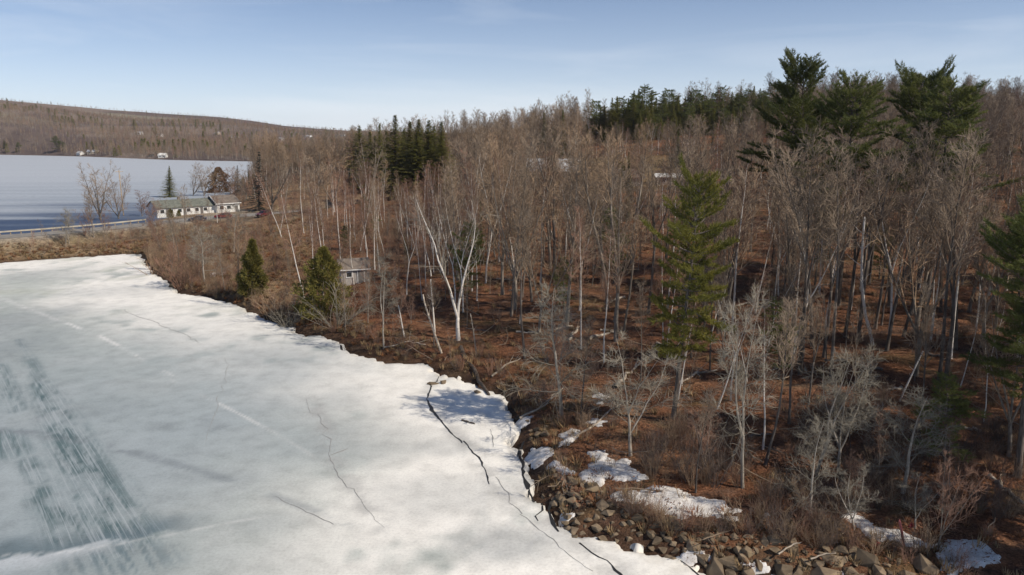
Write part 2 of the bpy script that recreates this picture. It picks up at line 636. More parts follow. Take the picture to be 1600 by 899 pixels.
# ------------------------------------------------------------------ ground: one sheet out past the hills
def polar_grid(th0, th1, nth, r0, r1, nr):
    th = np.linspace(th0, th1, nth)
    r = np.geomspace(r0, r1, nr)
    TH, RR = np.meshgrid(th, r)
    X, Y = RR * np.sin(TH), RR * np.cos(TH)
    i = np.arange(nr - 1)[:, None] * nth + np.arange(nth - 1)[None, :]
    q = np.stack([i, i + 1, i + nth + 1, i + nth], -1).reshape(-1, 4)
    return X.ravel(), Y.ravel(), q


def put_colour(me, name, rgb):
    a = me.attributes.new(name, "FLOAT_COLOR", "POINT")
    c = np.ones((len(rgb), 4), np.float32)
    c[:, :3] = rgb
    a.data.foreach_set("color", c.ravel())


def put_float(me, name, val):
    a = me.attributes.new(name, "FLOAT", "POINT")
    a.data.foreach_set("value", np.asarray(val, np.float32))


def lerp(c, col, f):
    return c + (np.array(col)[None, :] - c) * np.clip(f, 0, 1)[:, None]


LAWN = [U(735, 318, 7.0), U(835, 305, 8.0), U(930, 312, 9), U(1075, 306, 10), U(1085, 282, 12), U(1010, 270, 14), U(800, 268, 13)]
gx, gy, gq = polar_grid(R(-82), R(82), 470, 18, 5200, 560)
gs = sdf(gx, gy)
gzv = ground_z(gx, gy, gs)
gu, gv, gdep = proj(gx, gy, gzv)
gr = np.hypot(gx, gy)
n1, n2, n3 = fbm(gx / 9, gy / 9, 41, 4), fbm(gx / 2.2, gy / 2.2, 43, 4), fbm(gx / 40, gy / 40, 47, 3)
col = np.tile(np.array([[0.18, 0.083, 0.044]]), (len(gx), 1))                      # oak and maple leaf litter
col = lerp(col, (0.24, 0.118, 0.062), sstep(0.45, 0.65, n1) * 0.7)
col = lerp(col, (0.085, 0.047, 0.033), sstep(0.52, 0.68, n2) * 0.8)
col = lerp(col, (0.24, 0.155, 0.09), sstep(0.60, 0.75, fbm(gx / 5, gy / 5, 51, 4)) * 0.5)
open_f = sstep(0, 14, -(gx + 22 + 0.20 * (gy - 90))) * sstep(75, 92, gy) * (1 - sstep(300, 360, gy))     # the grassy point with the hut
col = lerp(col, (0.29, 0.21, 0.125), open_f * (0.45 + 0.5 * sstep(0.4, 0.6, n1)))
col = lerp(col, (0.20, 0.105, 0.055), open_f * sstep(0.5, 0.7, n2) * 0.7)
lf = poly_sd(gx, gy, LAWN)
col = lerp(col, (0.20, 0.15, 0.08), sstep(-6, 3, lf) * 0.8)
dpad = np.hypot((gx - PAD[0]) / 1.5, gy - PAD[1])
col = lerp(col, (0.36, 0.30, 0.235), (1 - sstep(9, 16, dpad)) * sstep(0.3, 0.6, n1 + 0.12))
gdr, _ = seg_dist(gx, gy, ROAD)
col = lerp(col, (0.26, 0.205, 0.135), (1 - sstep(5, 16, gdr)) * 0.8)
col = lerp(col, (0.33, 0.29, 0.24), (1 - sstep(4.2, 7, gdr)) * 0.9)
mossf = sstep(0.58, 0.70, fbm(gx / 3.2, gy / 3.2, 57, 4)) * (gr < 300)
col = lerp(col, (0.12, 0.095, 0.045), mossf * 0.55)
col = lerp(col, (0.075, 0.056, 0.045), sstep(0.56, 0.72, fbm(gx / 7, gy / 3.5, 59, 4)) * (gr < 300) * 0.75)
bankf = (1 - sstep(0.2, 2.6, gs + (n2 - 0.5) * 1.6)) * (gr < 400)
col = lerp(col, (0.055, 0.036, 0.025), bankf * 0.85)
farf = sstep(280, 480, gr)
fc = np.tile(np.array([[0.12, 0.09, 0.078]]), (len(gx), 1))
fc = lerp(fc, (0.20, 0.155, 0.125), sstep(0.45, 0.62, fbm(gx / 120, gy / 120, 61, 4)))
fc = lerp(fc, (0.24, 0.22, 0.16), sstep(0.60, 0.68, fbm(gx / 420, gy / 170, 63, 3)) * sstep(1500, 1900, gr))
fc = lerp(fc, (0.075, 0.085, 0.07), sstep(0.58, 0.66, fbm(gx / 300, gy / 150, 67, 4)) * sstep(1300, 1700, gr) * 0.9)
col = col * (1 - farf[:, None]) + fc * farf[:, None]
mb = MB()
mb.add(np.stack([gx, gy, gzv], 1), gq)


def ground_mat():
    m, N, L, P = node_mat("forest_floor")
    at = N.new("ShaderNodeAttribute")
    at.attribute_name = "Col"
    geo = N.new("ShaderNodeNewGeometry")
    n = noise_node(N, L, 1.1, 8, geo.outputs["Position"], 0.7)
    nf = noise_node(N, L, 7.0, 4, geo.outputs["Position"], 0.6)
    c = mixc(N, L, 1.0, at.outputs["Color"], ramp(N, L, n.outputs["Fac"], [(0.30, 0.45), (0.5, 1.0), (0.70, 1.5)]), "MULTIPLY")
    c = mixc(N, L, 1.0, c, ramp(N, L, nf.outputs["Fac"], [(0.32, 0.55), (0.5, 1.0), (0.68, 1.45)]), "MULTIPLY")
    L.new(c, P.inputs["Base Color"])
    P.inputs["Roughness"].default_value = 0.95
    P.inputs["Specular IOR Level"].default_value = 0.1
    mm = N.new("ShaderNodeMath")
    mm.operation = "ADD"
    L.new(n.outputs["Fac"], mm.inputs[0])
    L.new(nf.outputs["Fac"], mm.inputs[1])
    bump(N, L, P, mm.outputs[0], 0.8, 0.18)
    return m


me = mb.mesh("ground", ground_mat(), True)
put_colour(me, "Col", col)
ground = link("ground", me)
tag(ground, "rust brown leaf covered ground rising from the frozen shore to far hills", None, kind="structure")

# ------------------------------------------------------------------ lake ice: bay in front and lake behind the road
ix, iy, iq = polar_grid(R(-66), R(50), 620, 28, 1500, 640)
isd = sdf(ix, iy)


def ice_edge(x, y):
    return -0.42 + (fbm(x / 2.4, y / 2.4, 71, 4) - 0.5) * 2.6 + (fbm(x / 0.8, y / 0.8, 73, 3) - 0.5) * 1.25


def ice_z(x, y, s):
    e = s - ice_edge(x, y)
    near = sstep(-7, -0.3, e)
    z = 0.012 * (fbm(x / 6, y / 6, 75, 3) - 0.5) + near * (0.05 + 0.16 * (fbm(x / 1.6, y / 1.6, 77, 4) - 0.35))
    kw = np.maximum(1.0, np.hypot(x, y) / 55.0)
    return z - 0.95 * sstep(-0.12 * kw, 0.42 * kw, e)


izv = ice_z(ix, iy, isd)
keep = np.array(isd < 2.5)
kq = keep[iq].all(1)


def band(pts, w0, w1=None, soft=0.5, z=0.0):
    """Mask of a strip along picture points laid on the ice; widths in metres at its start and end."""
    w1 = w0 if w1 is None else w1
    P = [U(u, v, z) for u, v in pts]
    d, a = seg_dist(ix, iy, P)
    tot = sum(math.dist(p, q) for p, q in zip(P[:-1], P[1:]))
    w = w0 + (w1 - w0) * a / tot
    return 1 - sstep(1 - soft, 1 + soft, d / w), a / tot


def blob(u, v, ru, rv, soft=0.6):
    cx, cy = U(u, v)
    ex, ey = U(u + ru, v)
    fx_, fy_ = U(u, v + rv)
    a = math.hypot(ex - cx, ey - cy)
    b = math.hypot(fx_ - cx, fy_ - cy)
    d = np.sqrt(((ix - cx) / a) ** 2 + ((iy - cy) / b) ** 2) + (fbm(ix / 3, iy / 3, u, 3) - 0.5) * 0.8
    return 1 - sstep(1 - soft, 1 + soft, d)


m1, m2, m3 = fbm(ix / 14, iy / 14, 81, 4), fbm(ix / 4.5, iy / 4.5, 83, 4), fbm(ix / 1.5, iy / 1.5, 85, 3)
bay = poly_sd(ix, iy, BAY) > 0
ic = np.tile(np.array([[0.505, 0.53, 0.485]]), (len(ix), 1))
ic = lerp(ic, (0.37, 0.405, 0.38), sstep(0.42, 0.66, m1) * 0.8)
ic = lerp(ic, (0.53, 0.535, 0.51), sstep(0.50, 0.70, m2) * 0.35)
ic = lerp(ic, (0.85, 0.83, 0.765), sstep(-25, -6, isd + (m1 - 0.5) * 14) * sstep(0.25, 0.5, m2 + 0.12))
ic = lerp(ic, (0.46, 0.48, 0.40), sstep(0.58, 0.72, fbm(ix / 7, iy / 7, 87, 3)) * sstep(95, 115, iy) * 0.5)
blue = sstep(-8, -30, ix + (m1 - 0.5) * 16) * (1 - sstep(55, 125, iy + (m1 - 0.5) * 30))
ic = lerp(ic, (0.30, 0.35, 0.375), blue * 0.8)
# scraped lanes where the old snow was dragged off the dark ice
streak_dir = np.array(U(215, 830)) - np.array(U(95, 640))
streak_dir /= np.linalg.norm(streak_dir)
across = ix * -streak_dir[1] + iy * streak_dir[0]
along = ix * streak_dir[0] + iy * streak_dir[1]
sc = fbm(across / 0.22, along / 5.0, 91, 3)
holes = sstep(0.34, 0.5, fbm(across / 1.4, along / 2.6, 93, 4))
lane = np.zeros(len(ix))
for pts, w0, w1, amt in [([(30, 530), (70, 605), (104, 680)], 0.5, 1.1, 0.6), ([(66, 600), (100, 670), (128, 725), (190, 845)], 1.1, 2.1, 1.0), ([(0, 570), (26, 640)], 0.6, 0.9, 0.7),
                         ([(5, 680), (22, 708)], 1.2, 1.3, 0.9), ([(42, 720), (64, 750)], 0.7, 0.8, 0.85), ([(62, 770), (108, 838)], 1.0, 1.2, 1.0), ([(84, 606), (112, 662)], 0.25, 0.3, 1.0)]:
    b_, _ = band(pts, w0, w1, 0.7)
    lane = np.maximum(lane, b_ * amt)
lane_m = lane * (0.35 + 0.65 * holes) * (0.45 + 0.75 * sstep(0.35, 0.62, sc))
ic = lerp(ic, (0.105, 0.155, 0.16), lane_m * 0.9)
b_, t_ = band([(-60, 672), (0, 672), (60, 678), (130, 690), (250, 718), (340, 745), (430, 776), (490, 798), (560, 828)], 0.6, 0.35, 0.8)
ic = lerp(ic, (0.20, 0.225, 0.24), b_ * (0.85 - 0.45 * t_) * sstep(0.36, 0.62, m3 * 0.6 + fbm(ix / 5, iy / 0.5, 131, 3) * 0.5))
# dark wet ice with a hard lower lip
lip = [(-80, 877), (0, 872), (60, 868), (110, 860), (180, 846), (260, 831), (330, 820)]
P_ = [U(u, v) for u, v in lip]
d_, _ = seg_dist(ix, iy, P_)
lx = np.interp(ix, [p[0] for p in P_], [p[1] for p in P_]) + (m3 - 0.5) * 1.4
above = iy - lx
ic = lerp(ic, (0.12, 0.165, 0.185), sstep(-0.05, 0.25, above) * (1 - sstep(0.8, 3.6, above + (m2 - 0.5) * 2)) * (1 - sstep(U(210, 840)[0], U(350, 820)[0], ix)) * 0.88)
ic = lerp(ic, (0.50, 0.53, 0.55), (1 - sstep(0.0, 0.2, above)) * sstep(-2.2, -0.1, above) * (1 - sstep(U(150, 850)[0], U(250, 830)[0], ix)) * 0.7)
ic = lerp(ic, (0.13, 0.18, 0.20), blob(200, 878, 85, 26) * (0.4 + 0.6 * sstep(0.4, 0.6, sc)) * sstep(0.05, 0.25, -above) * 0.85)
for u_, v_, a_, b2, f_ in [(795, 850, 95, 30, .50), (720, 775, 120, 34, .30), (590, 690, 130, 28, .28), (540, 640, 90, 30, .18), (335, 668, 26, 7, .4), (250, 665, 22, 6, .55), (140, 640, 70, 12, .25), (235, 603, 16, 4, .4),
                           (90, 545, 18, 4, .4), (420, 815, 60, 18, .3), (60, 655, 16, 6, .5), (330, 745, 60, 10, .3), (80, 430, 90, 10, .25), (180, 455, 70, 9, .25), (420, 560, 80, 14, .2), (30, 500, 70, 22, .45), (10, 545, 60, 30, .45), (700, 700, 60, 12, .25)]:
    ic = lerp(ic, (0.25, 0.28, 0.29), blob(u_, v_, a_, b2) * f_)
# thin white pressure line and drifted dashes
for pts, w, amt in [([(-40, 448), (0, 464), (60, 488), (112, 509), (190, 543), (215, 557), (275, 598), (340, 630), (400, 660), (470, 700), (520, 735)], 0.14, 0.22), ([(105, 505), (126, 514)], 0.22, 0.75), ([(154, 524), (185, 540)], 0.24, 0.75),
                    ([(206, 551), (216, 557)], 0.15, 0.5), ([(252, 578), (278, 590)], 0.13, 0.4), ([(334, 626), (404, 663)], 0.13, 0.4), ([(10, 470), (105, 506)], 0.4, 0.25), ([(0, 868), (110, 862), (185, 850), (250, 838), (310, 827), (420, 806)], 0.12, 0.3)]:
    b_, _ = band(pts, w, None, 0.6)
    ic = lerp(ic, (0.72, 0.715, 0.69), b_ * amt * sstep(0.30, 0.52, m3 * 0.6 + m2 * 0.4))
# the big lake beyond the road: bluer, wind-streaked ice with wet dark water along the road
st = fbm(ix / 90, iy / 9, 101, 4)
st2 = fbm(ix / 30, iy / 3.2, 103, 3)
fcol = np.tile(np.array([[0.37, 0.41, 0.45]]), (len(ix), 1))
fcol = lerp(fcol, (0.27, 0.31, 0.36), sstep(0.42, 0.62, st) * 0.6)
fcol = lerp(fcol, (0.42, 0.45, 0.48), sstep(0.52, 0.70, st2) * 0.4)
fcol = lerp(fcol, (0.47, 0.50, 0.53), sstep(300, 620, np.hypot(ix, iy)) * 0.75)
dl, _ = seg_dist(ix, iy, LAKE_SOUTH)
wetf = 1 - sstep(30, 130, dl + (st - 0.5) * 130 + (st2 - 0.5) * 40)
fcol = lerp(fcol, (0.035, 0.06, 0.12), wetf * 0.95)
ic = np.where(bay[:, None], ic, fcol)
# damp margins along the cracks
for pts in ([(684, 588), (664, 624), (672, 641), (712, 680), (726, 692), (762, 737), (800, 792)], [(822, 690), (814, 722), (839, 786), (850, 815)], [(852, 760), (864, 790), (884, 832)], [(905, 850), (948, 878), (975, 905)], [(490, 622), (511, 684), (516, 712), (600, 826)]):
    b_, _ = band(pts, 0.75, None, 0.9)
    ic = lerp(ic, (0.36, 0.36, 0.345), b_ * 0.5 * sstep(0.3, 0.6, m3))
# wet slush beside the land
ic = lerp(ic, (0.30, 0.26, 0.21), sstep(-0.9, -0.1, isd - ice_edge(ix, iy)) * 0.25 * bay)
mb = MB()
mb.add(np.stack([ix, iy, izv], 1), iq[kq])


def ice_mat():
    m, N, L, P = node_mat("lake_ice")
    at = N.new("ShaderNodeAttribute")
    at.attribute_name = "Col"
    la = N.new("ShaderNodeAttribute")
    la.attribute_name = "lane"
    we = N.new("ShaderNodeAttribute")
    we.attribute_name = "wet"
    geo = N.new("ShaderNodeNewGeometry")
    n = noise_node(N, L, 0.55, 8, geo.outputs["Position"], 0.6)
    nf = noise_node(N, L, 5.0, 5, geo.outputs["Position"], 0.6)
    c = mixc(N, L, 1.0, at.outputs["Color"], ramp(N, L, n.outputs["Fac"], [(0.32, 0.86), (0.5, 1.0), (0.68, 1.09)]), "MULTIPLY")
    c = mixc(N, L, 1.0, c, ramp(N, L, nf.outputs["Fac"], [(0.30, 0.88), (0.5, 1.0), (0.70, 1.07)]), "MULTIPLY")
    ang = math.atan2(streak_dir[1], streak_dir[0])
    mp = N.new("ShaderNodeMapping")
    mp.vector_type = "TEXTURE"
    mp.inputs["Rotation"].default_value = (0, 0, ang)
    mp.inputs["Scale"].default_value = (6.0, 0.16, 1.0)
    L.new(geo.outputs["Position"], mp.inputs["Vector"])
    ns = noise_node(N, L, 1.0, 4, mp.outputs["Vector"], 0.6)
    sf = N.new("ShaderNodeMath")
    sf.operation = "MULTIPLY"
    L.new(la.outputs["Fac"], sf.inputs[0])
    L.new(ramp(N, L, ns.outputs["Fac"], [(0.50, 0.0), (0.62, 0.55)]), sf.inputs[1])
    c = mixc(N, L, sf.outputs[0], c, (0.42, 0.46, 0.48))
    L.new(c, P.inputs["Base Color"])
    rg = N.new("ShaderNodeMapRange")
    rg.inputs["To Min"].default_value = 0.62
    rg.inputs["To Max"].default_value = 0.5
    L.new(we.outputs["Fac"], rg.inputs["Value"])
    L.new(rg.outputs["Result"], P.inputs["Roughness"])
    P.inputs["Specular IOR Level"].default_value = 0.2
    bump(N, L, P, nf.outputs["Fac"], 0.25, 0.03)
    return m


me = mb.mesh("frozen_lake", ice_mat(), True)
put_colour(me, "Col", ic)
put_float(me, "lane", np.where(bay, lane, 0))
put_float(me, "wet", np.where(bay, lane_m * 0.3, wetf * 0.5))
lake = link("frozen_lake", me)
tag(lake, "frozen lake with grey white ice, scraped dark lanes and snow crust along the shore", None, kind="structure")

# cracks in the ice: ragged dark gaps, parts of the lake
M["crack"] = flat_mat("crack_water", (0.028, 0.028, 0.026), 0.3)
M["crack_pale"] = flat_mat("crack_dirt", (0.33, 0.325, 0.31), 0.7)


def crack(pts, w, mat, taper=0.3):
    P = [np.array(U(u, v)) for u, v in pts]
    q = []
    for a, b in zip(P[:-1], P[1:]):
        n = max(2, int(np.linalg.norm(b - a) / 0.45))
        for k in range(n):
            q.append(a + (b - a) * k / n)
    q.append(P[-1])
    q = np.array(q)
    n = len(q)
    t = np.gradient(q, axis=0)
    t /= np.linalg.norm(t, axis=1)[:, None] + 1e-9
    nn = np.stack([-t[:, 1], t[:, 0]], 1)
    gk = np.random.default_rng(int(pts[0][0]))
    kn = np.sort(gk.choice(n, max(2, n // 4), replace=False))
    q = q + nn * np.interp(np.arange(n), kn, gk.normal(0, 0.19, len(kn)))[:, None] + nn * gk.normal(0, 0.035, n)[:, None]
    f = np.linspace(0, 1, n)
    ww = w * (taper + (1 - taper) * np.sin(math.pi * np.clip(f, 0.02, 0.98)) ** 0.5) * (0.25 + 1.5 * fbm(np.arange(n) * 0.45, np.full(n, 3.0 + pts[0][0]), 8, 3) ** 1.3) * gk.uniform(0.7, 1.3, n)
    a, b = q + nn * ww[:, None] / 2, q - nn * ww[:, None] / 2
    za = ice_z(a[:, 0], a[:, 1], sdf(a[:, 0], a[:, 1]))
    zb = ice_z(b[:, 0], b[:, 1], sdf(b[:, 0], b[:, 1]))
    z = np.maximum(np.maximum(za, zb), -0.02) + 0.016
    v = np.concatenate([np.column_stack([a, z]), np.column_stack([b, z])])
    m = MB()
    i = np.arange(n - 1)
    m.add(v, np.stack([i, i + n, i + n + 1, i + 1], 1))
    return m.build("ice_crack", mat, lake)


crack([(684, 588), (676, 604), (664, 624), (672, 641), (690, 660), (712, 680), (726, 692)], 0.26, M["crack"])
crack([(722, 690), (745, 712), (762, 737), (772, 757)], 0.17, M["crack"])
crack([(768, 748), (782, 768), (800, 792), (812, 806)], 0.10, M["crack_pale"])
crack([(812, 806), (835, 824), (862, 846), (900, 872), (930, 893)], 0.06, M["crack_pale"])
crack([(822, 690), (815, 706), (814, 722), (822, 744), (830, 765), (839, 786)], 0.36, M["crack"])
crack([(839, 786), (842, 800), (850, 815)], 0.16, M["crack"])
crack([(852, 760), (862, 775), (864, 790), (872, 812), (884, 832)], 0.26, M["crack"])
crack([(905, 850), (925, 866), (948, 878), (962, 892), (975, 905)], 0.20, M["crack"])
crack([(1048, 872), (1072, 888), (1092, 906)], 0.16, M["crack"])
crack([(490, 622), (498, 650), (511, 684), (516, 712), (532, 742), (560, 782), (600, 826)], 0.06, M["crack_pale"])
crack([(516, 712), (528, 708), (545, 702)], 0.10, M["crack_pale"])
crack([(192, 484), (222, 497), (256, 511), (290, 522), (312, 536)], 0.10, M["crack_pale"])
crack([(430, 775), (470, 792), (525, 818)], 0.07, M["crack_pale"])
crack([(355, 560), (352, 590), (338, 640), (318, 690)], 0.045, M["crack_pale"])
crack([(764, 672), (768, 690), (772, 700)], 0.07, M["crack_pale"])
crack([(532, 540), (535, 549)], 0.26, M["crack"])

# ------------------------------------------------------------------ road on the causeway
M["asphalt"] = simple_mat("worn_asphalt", (0.20, 0.185, 0.165), (0.29, 0.27, 0.24), 0.8, 0.9, 0.2, 0.01, coords="Object")
def ribbon(pts, w, dz, step=2.0):
    q = []
    pts = [np.array(p, float) for p in pts]
    for a, b in zip(pts[:-1], pts[1:]):
        n = max(1, int(np.linalg.norm(b - a) / step))
        q += [a + (b - a) * k / n for k in range(n)]
    q.append(pts[-1])
    q = np.array(q)
    t = np.gradient(q, axis=0)
    t /= np.linalg.norm(t, axis=1)[:, None]
    nn = np.stack([-t[:, 1], t[:, 0]], 1)
    rows = [q + nn * w * k for k in (-0.5, -0.25, 0, 0.25, 0.5)]
    v = np.concatenate([np.column_stack([r, ground_z(r[:, 0], r[:, 1]) + dz]) for r in rows])
    n = len(q)
    i = np.arange(n - 1)
    m = MB()
    for k in range(4):
        m.add(np.zeros((0, 3)), None)
    qs = np.concatenate([np.stack([i + k * n, i + k * n + 1, i + (k + 1) * n + 1, i + (k + 1) * n], 1) for k in range(4)])
    m.add(v, qs)
    return m


rd = ribbon(ROAD, 7.4, 0.05).build("road", M["asphalt"])
tag(rd, "grey asphalt road crossing the causeway between the bay and the lake", None, kind="structure")

# ------------------------------------------------------------------ growing trees
def unit(v):
    return v / (np.linalg.norm(v) + 1e-9)


def perp_rot(d, ang, az):
    """Direction at an angle from d, turned az about it."""
    a = np.cross(d, [0, 0, 1.0]) if abs(d[2]) < 0.95 else np.cross(d, [1.0, 0, 0])
    a = unit(a)
    b = np.cross(d, a)
    return unit(d * math.cos(ang) + (a * math.cos(az) + b * math.sin(az)) * math.sin(ang))


def shoot(g, p, d, length, n, wob, up):
    pts = [p]
    step = length / (n - 1)
    for _ in range(n - 1):
        d = unit(d + g.normal(0, wob, 3) + np.array([0, 0, up]))
        p = p + d * step
        pts.append(p)
    return np.array(pts), d


def bare_tree(seed, H=14, r0=0.16, base=0.4, limbs=22, limb_len=0.33, ang=(35, 60), up=0.10, kids=7, twigs=5, wob=0.05, leaders=1, fork=0.45, lead_ang=16, twig_r=0.0145, droop=0.0, trunk_wob=0.02, sub=0.45, limb_r=1.0):
    """Trunk and crown paths of a leafless tree."""
    g = np.random.default_rng(seed)
    trunk, l1, l2, l3 = [], [], [], []
    stems = []
    main, d = shoot(g, np.zeros(3), unit(np.array([g.normal(0, .03), g.normal(0, .03), 1.0])), H * (fork if leaders > 1 else 1.0), 9, trunk_wob, 0.02)
    main[0, 2] -= 0.35
    if leaders == 1:
        rr = r0 * (1 - np.linspace(0, 1, 9) ** 1.1 * 0.93)
        rr[0] *= 1.35
        trunk.append((main, rr))
        stems.append((main, rr, base))
    else:
        rr = r0 * np.linspace(1, 0.72, 9)
        rr[0] *= 1.35
        trunk.append((main, rr))
        az0 = g.uniform(0, 6.28)
        for k in range(leaders):
            dd = perp_rot(d, R(lead_ang * g.uniform(0.6, 1.3)), az0 + k * 6.28 / leaders + g.normal(0, .3))
            L = H * (1 - fork) * g.uniform(0.85, 1.08)
            s, _ = shoot(g, main[-1] - d * 0.1, dd, L, 9, trunk_wob * 1.8, 0.05)
            r_ = r0 * (0.62 if leaders == 2 else 0.52) * (1 - np.linspace(0, 1, 9) ** 1.1 * 0.92)
            trunk.append((s, r_))
            stems.append((s, r_, max(0.05, (base - fork) / (1 - fork))))
    per = max(3, limbs // len(stems))
    az = g.uniform(0, 6.28)
    for s, r_, b0 in stems:
        for k in range(per):
            f = b0 + (0.99 - b0) * ((k + g.uniform(0.1, 0.9)) / per)
            x = f * 8
            i = min(int(x), 7)
            p = s[i] + (s[i + 1] - s[i]) * (x - i)
            sd = unit(s[i + 1] - s[i])
            rp = r_[i] + (r_[i + 1] - r_[i]) * (x - i)
            az += 2.399 + g.normal(0, .35)
            L = H * limb_len * (1 - ((f - b0) / (1 - b0)) * 0.72) * g.uniform(0.6, 1.15)
            a = R(g.uniform(*ang))
            q, _ = shoot(g, p, perp_rot(sd, a, az), L, 6, wob, up)
            rl = min(rp * 0.62, 0.014 + L * 0.016) * limb_r
            rad = rl * (1 - np.linspace(0, 1, 6) * 0.8)
            l1.append((q, rad))
            nk = max(2, int(kids * (0.5 + 0.5 * L / (H * limb_len))))
            for j in range(nk):
                fj = 0.18 + 0.82 * (j + g.uniform(0.1, 0.9)) / nk
                xj = min(fj, 0.999) * 5
                ij = int(xj)
                pj = q[ij] + (q[ij + 1] - q[ij]) * (xj - ij)
                dj = unit(q[ij + 1] - q[ij])
                Lj = L * sub * (1.1 - 0.7 * fj) * g.uniform(0.6, 1.3) + 0.25
                qj, _ = shoot(g, pj, perp_rot(dj, R(g.uniform(25, 60)), g.uniform(0, 6.28)), Lj, 4, wob * 1.6, up * 0.9 - droop)
                rj = max(twig_r * 1.1, rl * 0.42 * (1 - 0.5 * fj))
                l2.append((qj, np.array([rj, rj * .75, rj * .6, twig_r * .7])))
                for t in range(twigs):
                    ft = 0.2 + 0.8 * (t + g.uniform(0, 1)) / twigs
                    xt = min(ft, 0.999) * 3
                    it = int(xt)
                    pt = qj[it] + (qj[it + 1] - qj[it]) * (xt - it)
                    dt = unit(qj[it + 1] - qj[it])
                    Lt = Lj * 0.42 * g.uniform(0.5, 1.3) + 0.18
                    qt, _ = shoot(g, pt, perp_rot(dt, R(g.uniform(20, 55)), g.uniform(0, 6.28)), Lt, 3, wob * 2, up * 0.8 - droop)
                    l3.append((qt, np.array([twig_r, twig_r * .8, twig_r * .45])))
    return trunk, l1, l2, l3


PROTO = {}            # key -> dict(trunk=mesh, crown=mesh, H=height)
STUFF = bpy.data.collections.new("forest_sources")      # never linked: sources of the uncounted forest


def finish(key, H, trunk_b, crown_b, tm, cm, smooth_crown=False):
    PROTO[key] = {"H": H, "trunk": trunk_b.mesh("trunk", tm, True), "crown": crown_b.mesh("crown", cm, smooth_crown), "tm": tm, "cm": cm, "tb": trunk_b, "cb": crown_b}


def add_bare(key, tm, cm, **kw):
    t, a, b, c = bare_tree(**kw)
    tb, cb = MB(), MB()
    tb.tubes(t, 7)
    cb.tubes(a, 4)
    cb.tubes(b, 3, cap=False)
    cb.tubes(c, 3, cap=False)
    finish(key, kw["H"], tb, cb, M[tm], M[cm])


for k in range(5):       # forest-grown, tall with high crown
    add_bare("pole%d" % k, "bark_grey" if k % 2 else "bark_dark", ["twig_grey", "twig_tan", "twig_grey", "twig_tan", "twig_grey"][k], seed=100 + k, H=15.0, r0=0.115 + 0.011 * k, base=0.45 + 0.04 * (k % 3), limbs=24, limb_len=0.24, ang=(22, 48), up=0.10, kids=7, twigs=6, leaders=[1, 2, 1, 2, 3][k], fork=[0, .5, 0, .6, .42][k], lead_ang=12, trunk_wob=0.035)
for k in range(4):       # broad vase-shaped crown
    add_bare("maple%d" % k, "bark_grey", ["twig_tan", "twig_grey", "twig_tan", "twig_grey"][k], seed=200 + k, H=14.0, r0=0.185, base=0.28, limbs=30, limb_len=0.34, ang=(22, 48), up=0.09, kids=8, twigs=6, leaders=[3, 2, 4, 1][k], fork=[.24, .3, .2, 0][k], lead_ang=20)
for k in range(4):       # white birch
    add_bare("birch%d" % k, "birch_bark", ["twig_red", "twig_grey", "twig_red", "twig_tan"][k], seed=300 + k, H=14.0, r0=0.10, base=0.42, limbs=22, limb_len=0.21, ang=(20, 42), up=0.07, kids=7, twigs=6, leaders=[1, 2, 1, 1][k], fork=[0, .4, 0, 0][k], lead_ang=10, trunk_wob=0.035, twig_r=0.010)
for k in range(3):       # pale lichened scrub trees leaning off the bank
    add_bare("scrub%d" % k, "bark_pale", "twig_lichen", seed=400 + k, H=8.0, r0=0.10, base=0.18, limbs=20, limb_len=0.36, ang=(35, 80), up=0.04, kids=11, twigs=8, limb_r=0.62, wob=0.13, leaders=[1, 2, 3][k], fork=[0, .3, .2][k], lead_ang=18, trunk_wob=0.05, twig_r=0.0085)
for k in range(3):       # thin saplings
    add_bare("sapling%d" % k, "bark_grey", ["twig_grey", "twig_tan", "twig_red"][k], seed=500 + k, H=7.0, r0=0.05, base=0.22, limbs=15, limb_len=0.24, ang=(22, 48), up=0.08, kids=5, twigs=4, twig_r=0.009)
for k in range(3):       # red-budded young maples and alders
    add_bare("redtree%d" % k, "bark_grey", "twig_red", seed=600 + k, H=9.0, r0=0.09, base=0.2, limbs=28, limb_len=0.30, ang=(16, 40), up=0.10, kids=7, twigs=6, leaders=[3, 2, 4][k], fork=.15, lead_ang=15, twig_r=0.011)
for k in range(2):       # hero birch: few big pale limbs
    add_bare("bigbirch%d" % k, "birch_bark", ["twig_lichen", "birch_bark"][k], seed=703 + k, H=14.0, r0=0.19, base=0.30, limbs=16, limb_len=0.34, ang=(22, 55), up=0.05, kids=6, twigs=4, wob=0.13, leaders=2, fork=.16, lead_ang=7, trunk_wob=0.05, twig_r=0.013)


for k in range(2):       # broad trees by the far road, coarse twigs
    add_bare("lakemaple%d" % k, "bark_grey", ["twig_grey", "twig_tan"][k], seed=770 + k, H=14.0, r0=0.24, base=0.16, limbs=38, limb_len=0.36, ang=(22, 52), up=0.08, kids=8, twigs=6, leaders=[4, 3][k], fork=.14, lead_ang=24, twig_r=0.016, limb_r=0.8)


def snag(key, seed, H, r0, mat, bend=0.05, stubs=5):
    g = np.random.default_rng(seed)
    s, _ = shoot(g, np.zeros(3), unit(np.array([g.normal(0, .04), g.normal(0, .04), 1.0])), H, 9, bend, 0.03)
    s[0, 2] -= 0.3
    tb, cb = MB(), MB()
    tb.tubes([(s, r0 * np.linspace(1.15, 0.62, 9))], 7)
    br = []
    for k in range(stubs):
        i = int(g.integers(3, 8))
        q, _ = shoot(g, s[i], perp_rot(unit(s[i + 1] - s[i]), R(g.uniform(35, 75)), g.uniform(0, 6.28)), H * g.uniform(0.06, 0.2), 4, 0.12, 0.03)
        br.append((q, r0 * 0.3 * np.array([1, .8, .6, .3])))
    cb.tubes(br, 4)
    finish(key, H, tb, cb, M[mat], M[mat])


